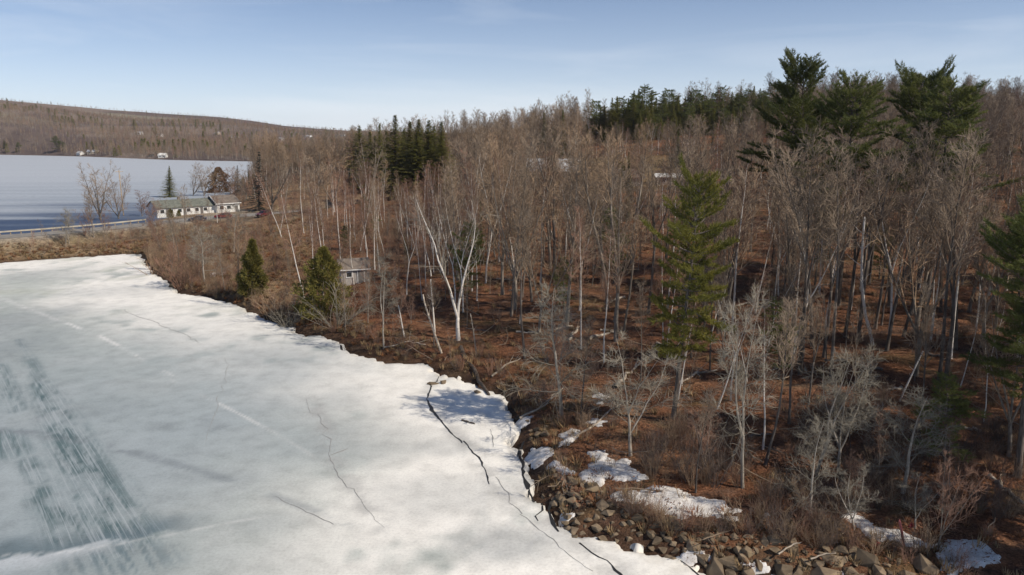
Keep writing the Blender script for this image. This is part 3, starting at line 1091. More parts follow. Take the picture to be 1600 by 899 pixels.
snag("snag0", 1, 6.0, 0.13, "dead_wood")
snag("snag1", 2, 6.0, 0.12, "birch_bark", 0.03, 4)
snag("snag2", 3, 8.0, 0.11, "birch_bark", 0.10, 7)


# conifers ------------------------------------------------------------------
def tufts(cb, P, D, n, length, width, spread, up, g, mi=0):
    """Clusters of n thin needles about points P, leaning along D."""
    P, D = np.repeat(P, n, 0), np.repeat(D, n, 0)
    m = len(P)
    d = D + g.normal(0, spread, (m, 3)) + np.array([0, 0, up])
    d /= np.linalg.norm(d, axis=1)[:, None] + 1e-9
    L = length * g.uniform(0.6, 1.2, m)
    s = np.cross(d, g.normal(0, 1, (m, 3)))
    s /= np.linalg.norm(s, axis=1)[:, None] + 1e-9
    w = width * g.uniform(0.7, 1.3, m)
    o = P + g.normal(0, 0.05, (m, 3))
    v = np.stack([o - s * (w / 2)[:, None], o + s * (w / 2)[:, None], o + d * L[:, None]], 1).reshape(-1, 3)
    cb.add(v, None, np.arange(m * 3).reshape(-1, 3), mi)


def pine(key, seed, H=24, r0=0.30, clear=0.35, width=0.15, gap=0.62, per=4, drop=0.12, needles="pine_needles", lift=0.0, tn=7, irregular=0.3, gaps=(), shape=(0.5, 0.85, 1.0, 0.85, 0.62, 0.28)):
    g = np.random.default_rng(seed)
    s, _ = shoot(g, np.zeros(3), np.array([0, 0, 1.0]), H, 13, 0.012, 0.02)
    s[0, 2] -= 0.4
    s[:, 2] *= H / s[-1, 2]
    tb, cb = MB(), MB()
    rr = r0 * (1 - np.linspace(0, 1, 13) ** 1.15 * 0.95)
    rr[0] *= 1.3
    tb.tubes([(s, rr)], 8)
    br, P, D = [], [], []
    dead = []
    z = clear * H
    az = g.uniform(0, 6.28)
    while z < H * 0.985:
        t = (z - clear * H) / (H * (1 - clear))
        prof = np.interp(t, [0, 0.12, 0.4, 0.72, 0.9, 1], shape)
        hole = any(a <= t <= b for a, b in gaps)
        for k in range(per):
            az += 6.28 / per + g.normal(0, 0.35)
            if g.uniform() < drop or hole:
                continue
            lobe = 0.30 + 1.5 * float(vnoise(np.array([az / 1.05 % 6.0]), np.array([z / (H * 0.10)]), seed)[0]) ** 1.25
            L = max(0.5, H * width * prof * g.uniform(1 - irregular * .7, 1 + irregular * .6) * lobe)
            i = min(int(z / H * 12), 11)
            p = s[i] + (s[i + 1] - s[i]) * (z / H * 12 - i)
            el = R(-6 + 38 * t ** 1.6 + g.normal(0, 9)) + lift
            d = np.array([math.cos(az) * math.cos(el), math.sin(az) * math.cos(el), math.sin(el)])
            q, _ = shoot(g, p, d, L, 6, 0.05, 0.045)
            br.append((q, (0.015 + L * 0.011) * np.linspace(1, 0.3, 6)))
            n = max(3, int(L / 0.36))
            for j in range(n):
                f = 0.26 + 0.74 * (j + g.uniform(0, 1)) / n
                x = min(f, .999) * 5
                ii = int(x)
                pp = q[ii] + (q[ii + 1] - q[ii]) * (x - ii)
                dd = unit(q[ii + 1] - q[ii])
                side = np.cross(dd, [0, 0, 1.0]) * (1 if j % 2 else -1)
                sd = unit(dd * g.uniform(0.5, 1.0) + side * g.uniform(0.6, 1.1) + np.array([0, 0, 0.12]))
                Ls = min(1.7, 0.46 * L * (1.1 - 0.75 * f)) + 0.22
                m = max(2, int(Ls / 0.24))
                for e in range(m):
                    P.append(pp + sd * Ls * (e + 1) / m)
                    D.append(sd)
            P.append(q[-1])
            D.append(unit(q[-1] - q[-2]))
        z += gap * g.uniform(0.75, 1.25) * (1 - 0.35 * t)
    zz = clear * H * 0.3
    while zz < clear * H:                      # bare dead whorls under the crown
        a = g.uniform(0, 6.28)
        i = min(int(zz / H * 12), 11)
        p = s[i] + (s[i + 1] - s[i]) * (zz / H * 12 - i)
        q, _ = shoot(g, p, np.array([math.cos(a), math.sin(a), -0.1]), H * width * g.uniform(0.2, 0.6), 4, 0.06, -0.02)
        dead.append((q, np.array([.028, .02, .014, .008])))
        zz += g.uniform(0.3, 0.9)
    tb.tubes(dead, 3)
    cb.tubes(br, 4, mi=1)
    tufts(cb, np.array(P), np.array(D), tn, 0.46, 0.085, 0.6, 0.25, g)
    finish(key, H, tb, cb, M["bark_dark"], [M[needles], M["bark_dark"]])


pine("pine0", 11, H=22.5, r0=0.34, clear=0.28, width=0.185, gap=0.72, per=5, drop=0.12, tn=8, irregular=0.5, shape=(0.5, 0.9, 1.0, 0.78, 0.48, 0.14))
pine("pine1", 12, H=30, r0=0.40, clear=0.36, width=0.17, gap=0.8, per=5, drop=0.14, needles="pine_dark", irregular=0.55, lift=0.16, tn=8, gaps=((0.16, 0.20), (0.36, 0.39)))
pine("pine2", 13, H=28, r0=0.36, clear=0.34, width=0.17, gap=0.78, per=5, drop=0.12, needles="pine_dark", irregular=0.5, lift=0.1, tn=8, gaps=((0.55, 0.58),))
pine("pine3", 14, H=28, r0=0.36, clear=0.40, width=0.185, gap=0.85, per=5, drop=0.14, needles="pine_dark", irregular=0.55, lift=0.05, tn=8, gaps=((0.26, 0.30), (0.6, 0.63)))
pine("pine4", 15, H=14, r0=0.2, clear=0.2, width=0.19, gap=0.55, per=4, drop=0.1, needles="pine_dark")


def spruce(key, seed, H=18, r0=0.2, clear=0.05, width=0.19, needles="spruce_needles", step=0.27, per=5, droop=0.0, dens=1.0):
    g = np.random.default_rng(seed)
    s, _ = shoot(g, np.zeros(3), np.array([0, 0, 1.0]), H, 9, 0.006, 0.02)
    s[0, 2] -= 0.3
    s[:, 2] *= H / s[-1, 2]
    tb, cb = MB(), MB()
    tb.tubes([(s, r0 * (1 - np.linspace(0, 1, 9) * 0.94))], 7)
    P, D, W, br = [], [], [], []
    z = clear * H
    az = 0.0
    while z < H * 0.995:
        t = (z / H - clear) / (1 - clear)
        for k in range(per):
            az += 6.28 / per + g.normal(0, .3)
            L = max(0.12, H * width * (1 - t) ** 1.05 * g.uniform(0.6, 1.15))
            el = R(-22 + 52 * t) - droop
            d = np.array([math.cos(az) * math.cos(el), math.sin(az) * math.cos(el), math.sin(el)])
            p = np.array([0, 0, z + g.normal(0, .06)])
            p[:2] = np.array([np.interp(z, s[:, 2], s[:, 0]), np.interp(z, s[:, 2], s[:, 1])])
            q, _ = shoot(g, p, d, L, 4, 0.03, 0.05)
            br.append((q, (0.01 + L * 0.009) * np.array([1, .8, .5, .2])))
            n = max(2, int(L / 0.17 * dens))
            f = (np.arange(n) + g.uniform(0, 1, n)) / n * 0.999
            x = f * 3
            ii = x.astype(int)
            pp = q[ii] + (q[ii + 1] - q[ii]) * (x - ii)[:, None]
            dd = q[ii + 1] - q[ii]
            dd /= np.linalg.norm(dd, axis=1)[:, None]
            side = np.cross(dd, [0, 0, 1.0])
            for sg in (-1, 1):
                P.append(pp)
                D.append(dd * 0.7 + side * sg * 0.8 + np.array([0, 0, -0.18]))
                W.append(0.22 + 0.34 * (1 - f) * min(L / 3, 1))
        z += step * g.uniform(0.75, 1.25) * (1 - 0.3 * t)
    P, D, W = np.concatenate(P), np.concatenate(D), np.concatenate(W)
    cb.tubes(br, 3, mi=1, cap=False)
    m = len(P)
    for rep in range(2):
        d = D + g.normal(0, 0.25, (m, 3))
        d /= np.linalg.norm(d, axis=1)[:, None]
        sv = np.cross(d, g.normal(0, 0.5, (m, 3)) + np.array([0, 0, 1.0]))
        sv /= np.linalg.norm(sv, axis=1)[:, None] + 1e-9
        w = (0.10 + 0.05 * g.uniform(0, 1, m))[:, None]
        v = np.stack([P - sv * w / 2, P + sv * w / 2, P + d * (W * g.uniform(.7, 1.3, m))[:, None]], 1).reshape(-1, 3)
        cb.add(v, None, np.arange(m * 3).reshape(-1, 3), 0)
    finish(key, H, tb, cb, M["bark_dark"], [M[needles], M["bark_dark"]])


spruce("spruce0", 21, H=17, width=0.25)
spruce("spruce1", 22, H=17, width=0.31)
spruce("spruce2", 23, H=12, width=0.26, needles="spruce_blue", step=0.42, per=5, dens=0.8)
spruce("fir0", 24, H=14, width=0.19, needles="pine_dark")


def cedar(key, seed, H=7, w=0.26, leaves="cedar_leaves", n=3000, power=0.8, belly=0.12):
    g = np.random.default_rng(seed)
    tb, cb = MB(), MB()
    s = np.column_stack([np.zeros(6), np.zeros(6), np.linspace(-0.3, H * 0.92, 6)])
    tb.tubes([(s, 0.13 * np.linspace(1, 0.1, 6))], 6)
    t = g.uniform(0.02, 1, n) ** 1.1
    lob = 1 + 0.22 * np.sin(t * 19 + 3 * g.uniform(0, 1)) + g.normal(0, .10, n)
    az = g.uniform(0, 6.28, n)
    lob *= 1 + 0.34 * np.sin(az * 4 + t * 17)
    rad = H * w * np.minimum(1, (t / belly)) ** 0.5 * (1 - t) ** power * lob * g.uniform(0.55, 1.0, n) ** 0.5
    P = np.column_stack([np.cos(az) * rad, np.sin(az) * rad, t * H])
    D = np.column_stack([np.cos(az) * 0.7, np.sin(az) * 0.7, np.full(n, 0.55)])
    tufts(cb, P, D, 4, 0.42, 0.13, 0.45, 0.1, g)
    finish(key, H, tb, cb, M["bark_grey"], [M[leaves], M["bark_grey"]])


cedar("cedar0", 31, H=7, w=0.24)
cedar("cedar1", 32, H=8, w=0.36, power=0.62)
cedar("russet0", 33, H=9, w=0.36, leaves="russet_leaves", power=0.55)


# shrubs --------------------------------------------------------------------
def shrub(key, seed, H=2.2, stems=16, mat="twig_dark", spread=0.45, twigs=7, r=0.016, arch=0.0):
    g = np.random.default_rng(seed)
    tb, cb = MB(), MB()
    st, tw = [], []
    for k in range(stems):
        a = g.uniform(0, 6.28)
        d = unit(np.array([math.cos(a) * spread * g.uniform(.2, 1.2), math.sin(a) * spread * g.uniform(.2, 1.2), 1.0]))
        L = H * g.uniform(0.55, 1.1)
        q, _ = shoot(g, np.array([math.cos(a), math.sin(a), 0]) * g.uniform(0, 0.35) - np.array([0, 0, .15]), d, L, 6, 0.10, 0.02 - arch)
        st.append((q, r * np.linspace(1, .45, 6)))
        for j in range(twigs):
            f = g.uniform(0.25, 1) * 4.99
            i = int(f)
            p = q[i] + (q[i + 1] - q[i]) * (f - i)
            w, _ = shoot(g, p, perp_rot(unit(q[i + 1] - q[i]), R(g.uniform(20, 55)), g.uniform(0, 6.28)), L * g.uniform(.12, .38), 4, 0.12, 0.02 - arch)
            tw.append((w, r * .55 * np.array([1, .8, .6, .4])))
    tb.tubes(st, 4)
    cb.tubes(tw, 3, cap=False)
    finish(key, H, tb, cb, M[mat], M[mat])


shrub("shrub0", 41, 2.6, 18, "twig_dark")
shrub("shrub1", 42, 2.2, 20, "twig_red", 0.5)
shrub("shrub2", 43, 2.8, 16, "twig_tan", 0.4)
shrub("shrub3", 44, 4.0, 22, "twig_lichen", 0.75, 9, 0.024, arch=0.035)


def joined(key, frm=None):
    """One mesh of trunk and crown together, for the forest nobody could count."""
    p = PROTO[frm or key]
    m = MB()
    tm = [p["tm"]]
    cm = p["cm"] if isinstance(p["cm"], list) else [p["cm"]]
    for src, off in ((p["tb"], 0), (p["cb"], 1)):
        for arr, mats, quad in ((src.f4, src.m4, True), (src.f3, src.m3, False)):
            pass
        v = np.concatenate(src.v)
        base = m.n
        m.v.append(v)
        for f, mi in zip(src.f4, src.m4):
            m.f4.append(f + base)
            m.m4.append(mi + off)
        for f, mi in zip(src.f3, src.m3):
            m.f3.append(f + base)
            m.m3.append(mi + off)
        m.n += len(v)
    return m.mesh(key + "_mass", tm + cm, False)


def instancer(name, sources, pts, rots, scl, idx, label, kind="stuff"):
    """One uncounted mass: sources placed on points by a geometry-node modifier."""
    coll = bpy.data.collections.new(name + "_sources")
    for i, me_ in enumerate(sources):
        coll.objects.link(bpy.data.objects.new("%s_source_%02d" % (name, i), me_))
    me_ = bpy.data.meshes.new(name)
    pts = np.asarray(pts, np.float32)
    me_.vertices.add(len(pts))
    me_.vertices.foreach_set("co", pts.ravel())
    a = me_.attributes.new("rot", "FLOAT_VECTOR", "POINT")
    a.data.foreach_set("vector", np.asarray(rots, np.float32).ravel())
    a = me_.attributes.new("scl", "FLOAT_VECTOR", "POINT")
    sc_ = np.asarray(scl, np.float32)
    if sc_.ndim == 1:
        sc_ = np.repeat(sc_[:, None], 3, 1)
    a.data.foreach_set("vector", sc_.ravel())
    a = me_.attributes.new("idx", "INT", "POINT")
    a.data.foreach_set("value", np.asarray(idx, np.int32))
    o = link(name, me_)
    ng = bpy.data.node_groups.new(name, "GeometryNodeTree")
    ng.interface.new_socket("Geometry", in_out="INPUT", socket_type="NodeSocketGeometry")
    ng.interface.new_socket("Geometry", in_out="OUTPUT", socket_type="NodeSocketGeometry")
    N, L = ng.nodes, ng.links
    gi, go = N.new("NodeGroupInput"), N.new("NodeGroupOutput")
    ci = N.new("GeometryNodeCollectionInfo")
    ci.inputs["Collection"].default_value = coll
    ci.inputs["Separate Children"].default_value = True
    ci.inputs["Reset Children"].default_value = True
    ip = N.new("GeometryNodeInstanceOnPoints")
    ip.inputs["Pick Instance"].default_value = True

    def attr(n_, t_):
        q = N.new("GeometryNodeInputNamedAttribute")
        q.data_type = t_
        q.inputs["Name"].default_value = n_
        return next(s for s in q.outputs if s.enabled and s.name == "Attribute")

    e2r = N.new("FunctionNodeEulerToRotation")
    L.new(attr("rot", "FLOAT_VECTOR"), e2r.inputs[0])
    L.new(gi.outputs[0], ip.inputs["Points"])
    L.new(ci.outputs[0], ip.inputs["Instance"])
    L.new(attr("idx", "INT"), ip.inputs["Instance Index"])
    L.new(e2r.outputs[0], ip.inputs["Rotation"])
    L.new(attr("scl", "FLOAT_VECTOR"), ip.inputs["Scale"])
    L.new(ip.outputs[0], go.inputs[0])
    md = o.modifiers.new("scatter", "NODES")
    md.node_group = ng
    tag(o, label, None, kind=kind)
    return o


PLACED = []


def plant(name, key, x, y, height, label, cat, group=None, rz=None, tilt=(0.0, 0.0), z=None, fat=1.0):
    """A tree of its own: an Empty at its foot with trunk and crown."""
    p = PROTO[key]
    s = height / p["H"]
    o = empty(name, (x, y, (gz(x, y) if z is None else z) - 0.05))
    o.rotation_euler = (tilt[1], tilt[0], random.uniform(0, 6.28) if rz is None else rz)
    o.scale = (s * fat, s * fat, s)
    for nm in ("trunk", "crown"):
        link(nm if cat != "shrub" else {"trunk": "stems", "crown": "twigs"}[nm], p[nm], o)
    tag(o, label, cat, group)
    PLACED.append((x, y))
    return o


def plant_px(name, key, u, v, vtop, label, cat, group=None, utop=None, rz=None, fat=1.0, hmax=60):
    """Plant where the photograph shows the foot, as tall as its top there says."""
    x, y, z = on_ground(u, v)
    h = min(hmax, max(0.6, z_for_v(y, vtop) - z))
    tl = 0.0
    if utop is not None:
        dep = proj(x, y, z + h)[2]
        want = (utop - 800) / FPX * dep
        tl = max(-0.6, min(0.6, math.atan2(want - x, h)))
    # z-y Euler order: lean is applied after the spin
    o = plant(name, key, x, y, h / max(math.cos(tl), 0.6), label, cat, group, rz, (0, 0), z, fat)
    o.rotation_mode = "QUATERNION"
    spin = random.uniform(0, 6.28) if rz is None else rz
    o.rotation_quaternion = (Matrix.Rotation(tl, 3, "Y") @ Matrix.Rotation(spin, 3, "Z")).to_quaternion()
    return o

# ------------------------------------------------------------------ buildings
M["white_wall"] = flat_mat("white_siding", (0.74, 0.74, 0.71), 0.7)
M["trim"] = flat_mat("white_trim", (0.78, 0.78, 0.76), 0.6)
M["green_roof"] = simple_mat("green_grey_shingles", (0.11, 0.12, 0.10), (0.19, 0.195, 0.165), 1.5, 0.9)
M["brown_roof"] = simple_mat("brown_shingles", (0.14, 0.115, 0.095), (0.22, 0.185, 0.155), 1.5, 0.9)
M["tin_roof"] = simple_mat("tin_roof", (0.40, 0.40, 0.40), (0.52, 0.52, 0.52), 0.6, 0.45, spec=0.5)
M["brown_wall"] = simple_mat("brown_boards", (0.13, 0.095, 0.075), (0.19, 0.145, 0.115), 1.0, 0.85, stretch=(1, 1, 6))
M["tan_wall"] = simple_mat("tan_siding", (0.40, 0.34, 0.27), (0.50, 0.44, 0.36), 1.0, 0.85)
M["grey_board"] = simple_mat("weathered_boards", (0.27, 0.25, 0.23), (0.46, 0.43, 0.40), 2.0, 0.85, 0.3, 0.02, stretch=(4, 4, 0.4))
M["glass"] = flat_mat("window_glass", (0.03, 0.035, 0.04), 0.12, spec=0.6)
M["door"] = flat_mat("dull_door", (0.16, 0.15, 0.14), 0.6)


def gable(mb_, x0, x1, y0, y1, z0, rise, over=0.4, th=0.16):
    """Two roof slabs over a rectangle, ridge along x."""
    ym = (y0 + y1) / 2
    k = rise / (ym - y0)
    for sgn, ya in ((-1, y0), (1, y1)):
        e = ya + sgn * over
        ze = z0 - k * over
        p = [(x0 - over, e, ze), (x1 + over, e, ze), (x1 + over, ym, z0 + rise), (x0 - over, ym, z0 + rise)]
        q = [(a, b, c + th) for a, b, c in p]
        f = [[0, 1, 2, 3], [7, 6, 5, 4], [0, 4, 5, 1], [1, 5, 6, 2], [2, 6, 7, 3], [3, 7, 4, 0]]
        mb_.add(p + q, f)
    return mb_


def gable_walls(mb_, x0, x1, y0, y1, z0, h, rise):
    ym = (y0 + y1) / 2
    v = [(x0, y0, z0), (x1, y0, z0), (x1, y1, z0), (x0, y1, z0), (x0, y0, h), (x1, y0, h), (x1, y1, h), (x0, y1, h), (x0, ym, h + rise), (x1, ym, h + rise)]
    mb_.add(v, [[0, 1, 5, 4], [1, 2, 6, 5], [2, 3, 7, 6], [3, 0, 4, 7]], [[5, 6, 9], [7, 4, 8]])
    return mb_


def opening(parent, name, x, y, z, w, h, mat, depth=0.05, frame=True, axis="x"):
    """A window or door set on a wall that runs along local x (or y)."""
    o = (MB().box((x, y, z), (w, depth, h)) if axis == "x" else MB().box((x, y, z), (depth, w, h))).build(name, mat, parent)
    if frame:
        f = MB()
        t = 0.11
        for dx, dz, sx, sz in ((-w / 2 - t / 2, 0, t, h + 2 * t), (w / 2 + t / 2, 0, t, h + 2 * t), (0, h / 2 + t / 2, w, t), (0, -h / 2 - t / 2, w, t)):
            if axis == "x":
                f.box((x + dx, y - 0.01, z + dz), (sx, depth + 0.05, sz))
            else:
                f.box((x, y + dx, z + dz), (depth + 0.05, sx, sz))
        f.build("frame", M["trim"], o)
    return o


# long white roadside building
L_, R_ = np.array(U(246, 338.5, 3.55)), np.array(U(372, 330.0, 3.55))
mot_len = float(np.linalg.norm(R_ - L_))
mot = empty("roadside_building", (L_[0], L_[1], 3.5), math.atan2(R_[1] - L_[1], R_[0] - L_[0]))
tag(mot, "long low white building with green grey roof standing beside the causeway road", "building")
w1 = mot_len * 0.71
gable_walls(MB(), 0, w1, 0, 7.5, -0.4, 2.35, 1.7).build("wall", M["white_wall"], mot)
gable_walls(MB(), w1 + 0.01, mot_len, -1.3, 7.2, -0.4, 2.75, 1.9).build("wall", M["white_wall"], mot)
gable(MB(), 0, w1 - 0.45, 0, 7.5, 2.35, 1.7).build("roof", M["green_roof"], mot)
rf = gable(MB(), w1 + 0.02, mot_len, -1.3, 7.2, 2.75, 1.9).build("roof", M["brown_roof"], mot)
fb = MB()
fb.box(((w1 + mot_len) / 2, -1.78, 2.62), (mot_len - w1 + 0.9, 0.06, 0.22))
fb.build("fascia", M["trim"], rf)
rk = MB()
rk.tubes([(np.array([(w1 - 0.42, -1.72, 2.78), (w1 - 0.42, 2.95, 4.84)]), np.array([0.12, 0.12]))], 4)
rk.build("rake_board", M["trim"], rf)
for k in range(6):
    xx = 1.4 + k * (w1 - 2.0) / 6
    opening(mot, "window", xx, -0.03, 1.3, 1.0, 0.95, M["glass"])
    if k % 2 == 0:
        opening(mot, "door", xx + 1.35, -0.03, 0.95, 0.85, 1.9, M["door"])
for xx in (w1 + 1.3, w1 + 3.4):
    opening(mot, "window", xx, -1.33, 1.5, 1.1, 1.0, M["glass"])
opening(mot, "door", mot_len - 0.9, -1.33, 0.95, 0.9, 2.0, M["door"])
MB().box((w1 * 0.45, 3.75, 4.35), (0.6, 0.6, 1.0)).build("chimney", M["brown_roof"], mot)

# lakeside hut
hx, hy, hz = on_ground(553, 440)
hut = empty("boat_hut", (hx, hy, hz), R(20))
tag(hut, "small weathered grey hut with brown shingle roof between bare birches", "hut")
hut_w = MB()
nb = 12
for (ax, ay, bx, by) in ((-2.1, -1.5, 2.1, -1.5), (2.1, -1.5, 2.1, 1.5), (2.1, 1.5, -2.1, 1.5), (-2.1, 1.5, -2.1, -1.5)):
    n = int(math.hypot(bx - ax, by - ay) / 0.35)
    for k in range(n):
        f0 = (k + 0.5) / n
        along_x = abs(bx - ax) > abs(by - ay)
        s_ = (math.hypot(bx - ax, by - ay) / n - 0.02, 0.06 + 0.015 * (k % 2))
        pl = MB().box((ax + (bx - ax) * f0, ay + (by - ay) * f0, 1.05), (s_[0], s_[1], 2.7) if along_x else (s_[1], s_[0], 2.7))
        pl.build("plank", M["grey_board"], hut)
gw = MB()
gable_walls(gw, -2.04, 2.04, -1.44, 1.44, -0.3, 2.4, 1.15)
gw.build("wall", M["grey_board"], hut)
gable(MB(), -2.1, 2.1, -1.5, 1.5, 2.42, 1.2, 0.35, 0.10).build("roof", M["brown_roof"], hut)
MB().box((0, -1.87, 2.15), (4.8, 0.04, 0.14)).build("fascia", M["trim"], hut)
opening(hut, "door", 0.9, -1.56, 0.95, 0.9, 1.9, M["door"])
opening(hut, "window", -0.9, -1.56, 1.4, 0.8, 0.7, M["glass"])


def house(name, u, v, length, depth, h, rise, wall, roof, rz, label, cat="house", wins=3):
    x, y, z = on_ground(u, v)
    o = empty(name, (x, y, z), rz)
    tag(o, label, cat)
    gable_walls(MB(), -length / 2, length / 2, 0, depth, -1.5, h, rise).build("wall", M[wall], o)
    r = gable(MB(), -length / 2, length / 2, 0, depth, h, rise, 0.5).build("roof", M[roof], o)
    MB().box((length * 0.2, depth * 0.5, h + rise + 0.35), (0.7, 0.7, 1.3)).build("chimney", M["brown_wall"], r)
    for k in range(wins):
        xx = -length / 2 + length * (k + 0.6) / (wins + 0.2)
        opening(o, "window", xx, -0.03, h * 0.55, min(1.3, length / wins * 0.45), 1.2, M["glass"])
    opening(o, "door", length / 2 - 1.2, -0.03, 1.0, 0.95, 2.0, M["door"])
    return o


house("hill_house", 862, 284, 14.5, 9, 3.2, 3.2, "brown_wall", "tin_roof", R(-8), "brown hillside house with pale tin roof seen through bare trees")
house("hill_cottage", 982, 292, 8.0, 6.5, 2.6, 2.0, "tan_wall", "brown_roof", R(4), "tan cottage with low brown roof on the hillside lawn")
house("hill_bungalow", 1052, 288, 9.0, 4.0, 2.0, 0.7, "tan_wall", "white_wall", R(3), "low hillside building with white roof just behind the yellow green pine", "building")

# houses across the lake
FARH = [(215, 211, 11, "small white house on the far slope beside a dark spruce", "white_wall", "tin_roof"),
        (248, 214, 8, "tiny white cottage low on the far slope below the pale clearing", "white_wall", "brown_roof"),
        (144, 241, 13, "tan house at the far lake shore behind pale ice", "tan_wall", "tin_roof"),
        (122, 243, 9, "white boathouse at the water edge across the lake", "white_wall", "tin_roof"),
        (253, 247, 9, "white camper shaped cabin on the far shore beside reddish bank", "white_wall", "white_wall"),
        (236, 245, 8, "small brown cabin on the far shore next to a white cabin", "brown_wall", "brown_roof"),
        (337, 211, 10, "pale house on the far slope among brown trees, above the russet tree", "tan_wall", "tin_roof"),
        (366, 216, 11, "white house on the far slope above the tall dark spruce", "white_wall", "brown_roof"),
        (437, 220, 9, "white gabled house in the far village near the spruce stand", "white_wall", "tin_roof"),
        (446, 217, 8, "grey village house beside a white gabled house far off", "tan_wall", "brown_roof"),
        (480, 216, 12, "wide white village house far behind the bare treetops", "white_wall", "tin_roof"),
        (487, 219, 9, "tan village house just below a wide white one", "tan_wall", "brown_roof"),
        (535, 213, 10, "white house at the far village edge nearest the spruce stand", "white_wall", "brown_roof"),
        (548, 211, 9, "pale house peeking out right beside the spruce stand", "tan_wall", "tin_roof")]
for i, (u, v, w, lab, wm, rm) in enumerate(FARH):
    o = house("distant_house", u, v, w * 1.0, w * 0.75, 3.2, 2.4, wm, rm, R(random.uniform(-35, 35)), lab, wins=2)
    o["group"] = "houses across the lake"

# ------------------------------------------------------------------ vehicles, pole and guard rail by the road
M["tyre"] = flat_mat("tyre_rubber", (0.02, 0.02, 0.02), 0.8)
M["rim"] = flat_mat("wheel_rim", (0.4, 0.4, 0.42), 0.35, 0.6)
M["lamp"] = flat_mat("lamp_lens", (0.75, 0.75, 0.72), 0.15)
M["tail"] = flat_mat("tail_lens", (0.35, 0.02, 0.02), 0.2)


def car(x, y, z, rz, paint, label, wagon=False):
    o = empty("parked_car", (x, y, z), rz)
    tag(o, label, "car", "cars parked by the roadside building")
    pm = flat_mat("car_paint", paint, 0.28, 0.1, 0.6)
    body = MB()
    low = [(-2.15, .28), (2.1, .28), (2.2, .5), (2.15, .74), (1.05, .90), (-1.6, .92), (-2.15, .86), (-2.22, .55)]
    for y0, y1, sh in ((-.86, .86, 0),):
        body.prism(low, y0, y1)
    b = body.build("body", pm, o)
    back = -1.95 if wagon else -1.65
    cab = MB()
    bot = [(1.0, .89), (back, .89)]
    v = [(1.0, -.82, .89), (1.0, .82, .89), (back, .82, .89), (back, -.82, .89), (.28, -.64, 1.42), (.28, .64, 1.42), (back + .42, .64, 1.42), (back + .42, -.64, 1.42)]
    cab.add(v, [[4, 5, 6, 7], [0, 1, 5, 4], [2, 3, 7, 6], [1, 2, 6, 5], [3, 0, 4, 7]])
    cab.build("cabin", pm, o)
    g = MB()
    def shrink(pts, k=0.86, out=0.012):
        pts = np.array(pts, float)
        c = pts.mean(0)
        n = np.cross(pts[1] - pts[0], pts[2] - pts[0])
        n /= np.linalg.norm(n)
        if np.dot(n, c - np.array([-0.4, 0, 1.1])) < 0:
            n = -n
        return (pts - c) * k + c + n * out
    for nm, idx_ in (("windscreen", (0, 1, 5, 4)), ("rear_window", (2, 3, 7, 6)), ("side_window", (1, 2, 6, 5)), ("side_window", (3, 0, 4, 7))):
        q = shrink([v[i] for i in idx_])
        m = MB()
        m.add(q, [[0, 1, 2, 3]])
        m.build(nm, M["glass"], o)
    for wx in (-1.35, 1.38):
        for sy in (-1, 1):
            ang = np.linspace(0, 2 * math.pi, 15)[:-1]
            m = MB()
            n = len(ang)
            ring = lambda yy, r: [(wx + r * math.cos(t), yy, .31 + r * math.sin(t)) for t in ang]
            vv = ring(sy * .70, .31) + ring(sy * .885, .31) + ring(sy * .885, .2)
            m.add(vv, [[i, (i + 1) % n, n + (i + 1) % n, n + i] for i in range(n)] + [[n + i, n + (i + 1) % n, 2 * n + (i + 1) % n, 2 * n + i] for i in range(n)])
            t_ = m.build("wheel", M["tyre"], o)
            m = MB()
            m.add([(wx, sy * .875, .31)] + ring(sy * .88, .2), None, [[0, 1 + i, 1 + (i + 1) % n] for i in range(n)])
            m.build("rim", M["rim"], t_)
    for sy in (-.6, .6):
        MB().box((2.16, sy, .66), (.08, .36, .14)).build("headlight", M["lamp"], o)
        MB().box((-2.18, sy, .72), (.08, .3, .16)).build("tail_light", M["tail"], o)
    MB().box((2.2, 0, .42), (.10, 1.6, .16)).build("bumper", M["tyre"], o)
    return o


for u, v, rz, c, lab, wg in [(309, 345.5, 200, (0.06, 0.075, 0.10), "dark slate blue car parked in front of the long white building", False), (349, 341, 192, (0.20, 0.022, 0.03), "dark red car parked before the white building's brown roofed wing", True),
                             (412, 338, 250, (0.16, 0.035, 0.04), "maroon car standing alone on the gravel past the white building", False)]:
    x, y, z = on_ground(u, v)
    car(x, y, z + 0.02, R(rz), c, lab, wg)

M["pole_wood"] = simple_mat("pole_wood", (0.36, 0.26, 0.16), (0.50, 0.38, 0.25), 1.0, 0.85, stretch=(3, 3, .4))
def utility_pole(u, v, vtop, label, rz):
    x, y, z = on_ground(u, v)
    h = z_for_v(y, vtop) - z
    o = empty("utility_pole", (x, y, z), rz)
    tag(o, label, "utility pole")
    MB().tubes([(np.array([(0, 0, -.4), (0, 0, h * .5), (0, 0, h)]), np.array([.17, .15, .12]))], 8).build("pole", M["pole_wood"], o, True)
    a = MB().box((0, -.17, h - .5), (2.4, .1, .12)).build("crossarm", M["pole_wood"], o)
    for k in (-1.05, -.4, .4, 1.05):
        MB().tubes([(np.array([(k, -.17, h - .44), (k, -.17, h - .34), (k, -.17, h - .22)]), np.array([.05, .07, .03]))], 6).build("insulator", M["lamp"], a)
    MB().tubes([(np.array([(.3, 0, h - 2.3), (.3, 0, h - 1.9), (.3, 0, h - 1.5)]), np.array([.2, .2, .19]))], 8).build("transformer", M["tin_roof"], o)
    return o


utility_pole(194, 345, 266, "pale wooden utility pole with crossarm beside the causeway guard rail", R(35))

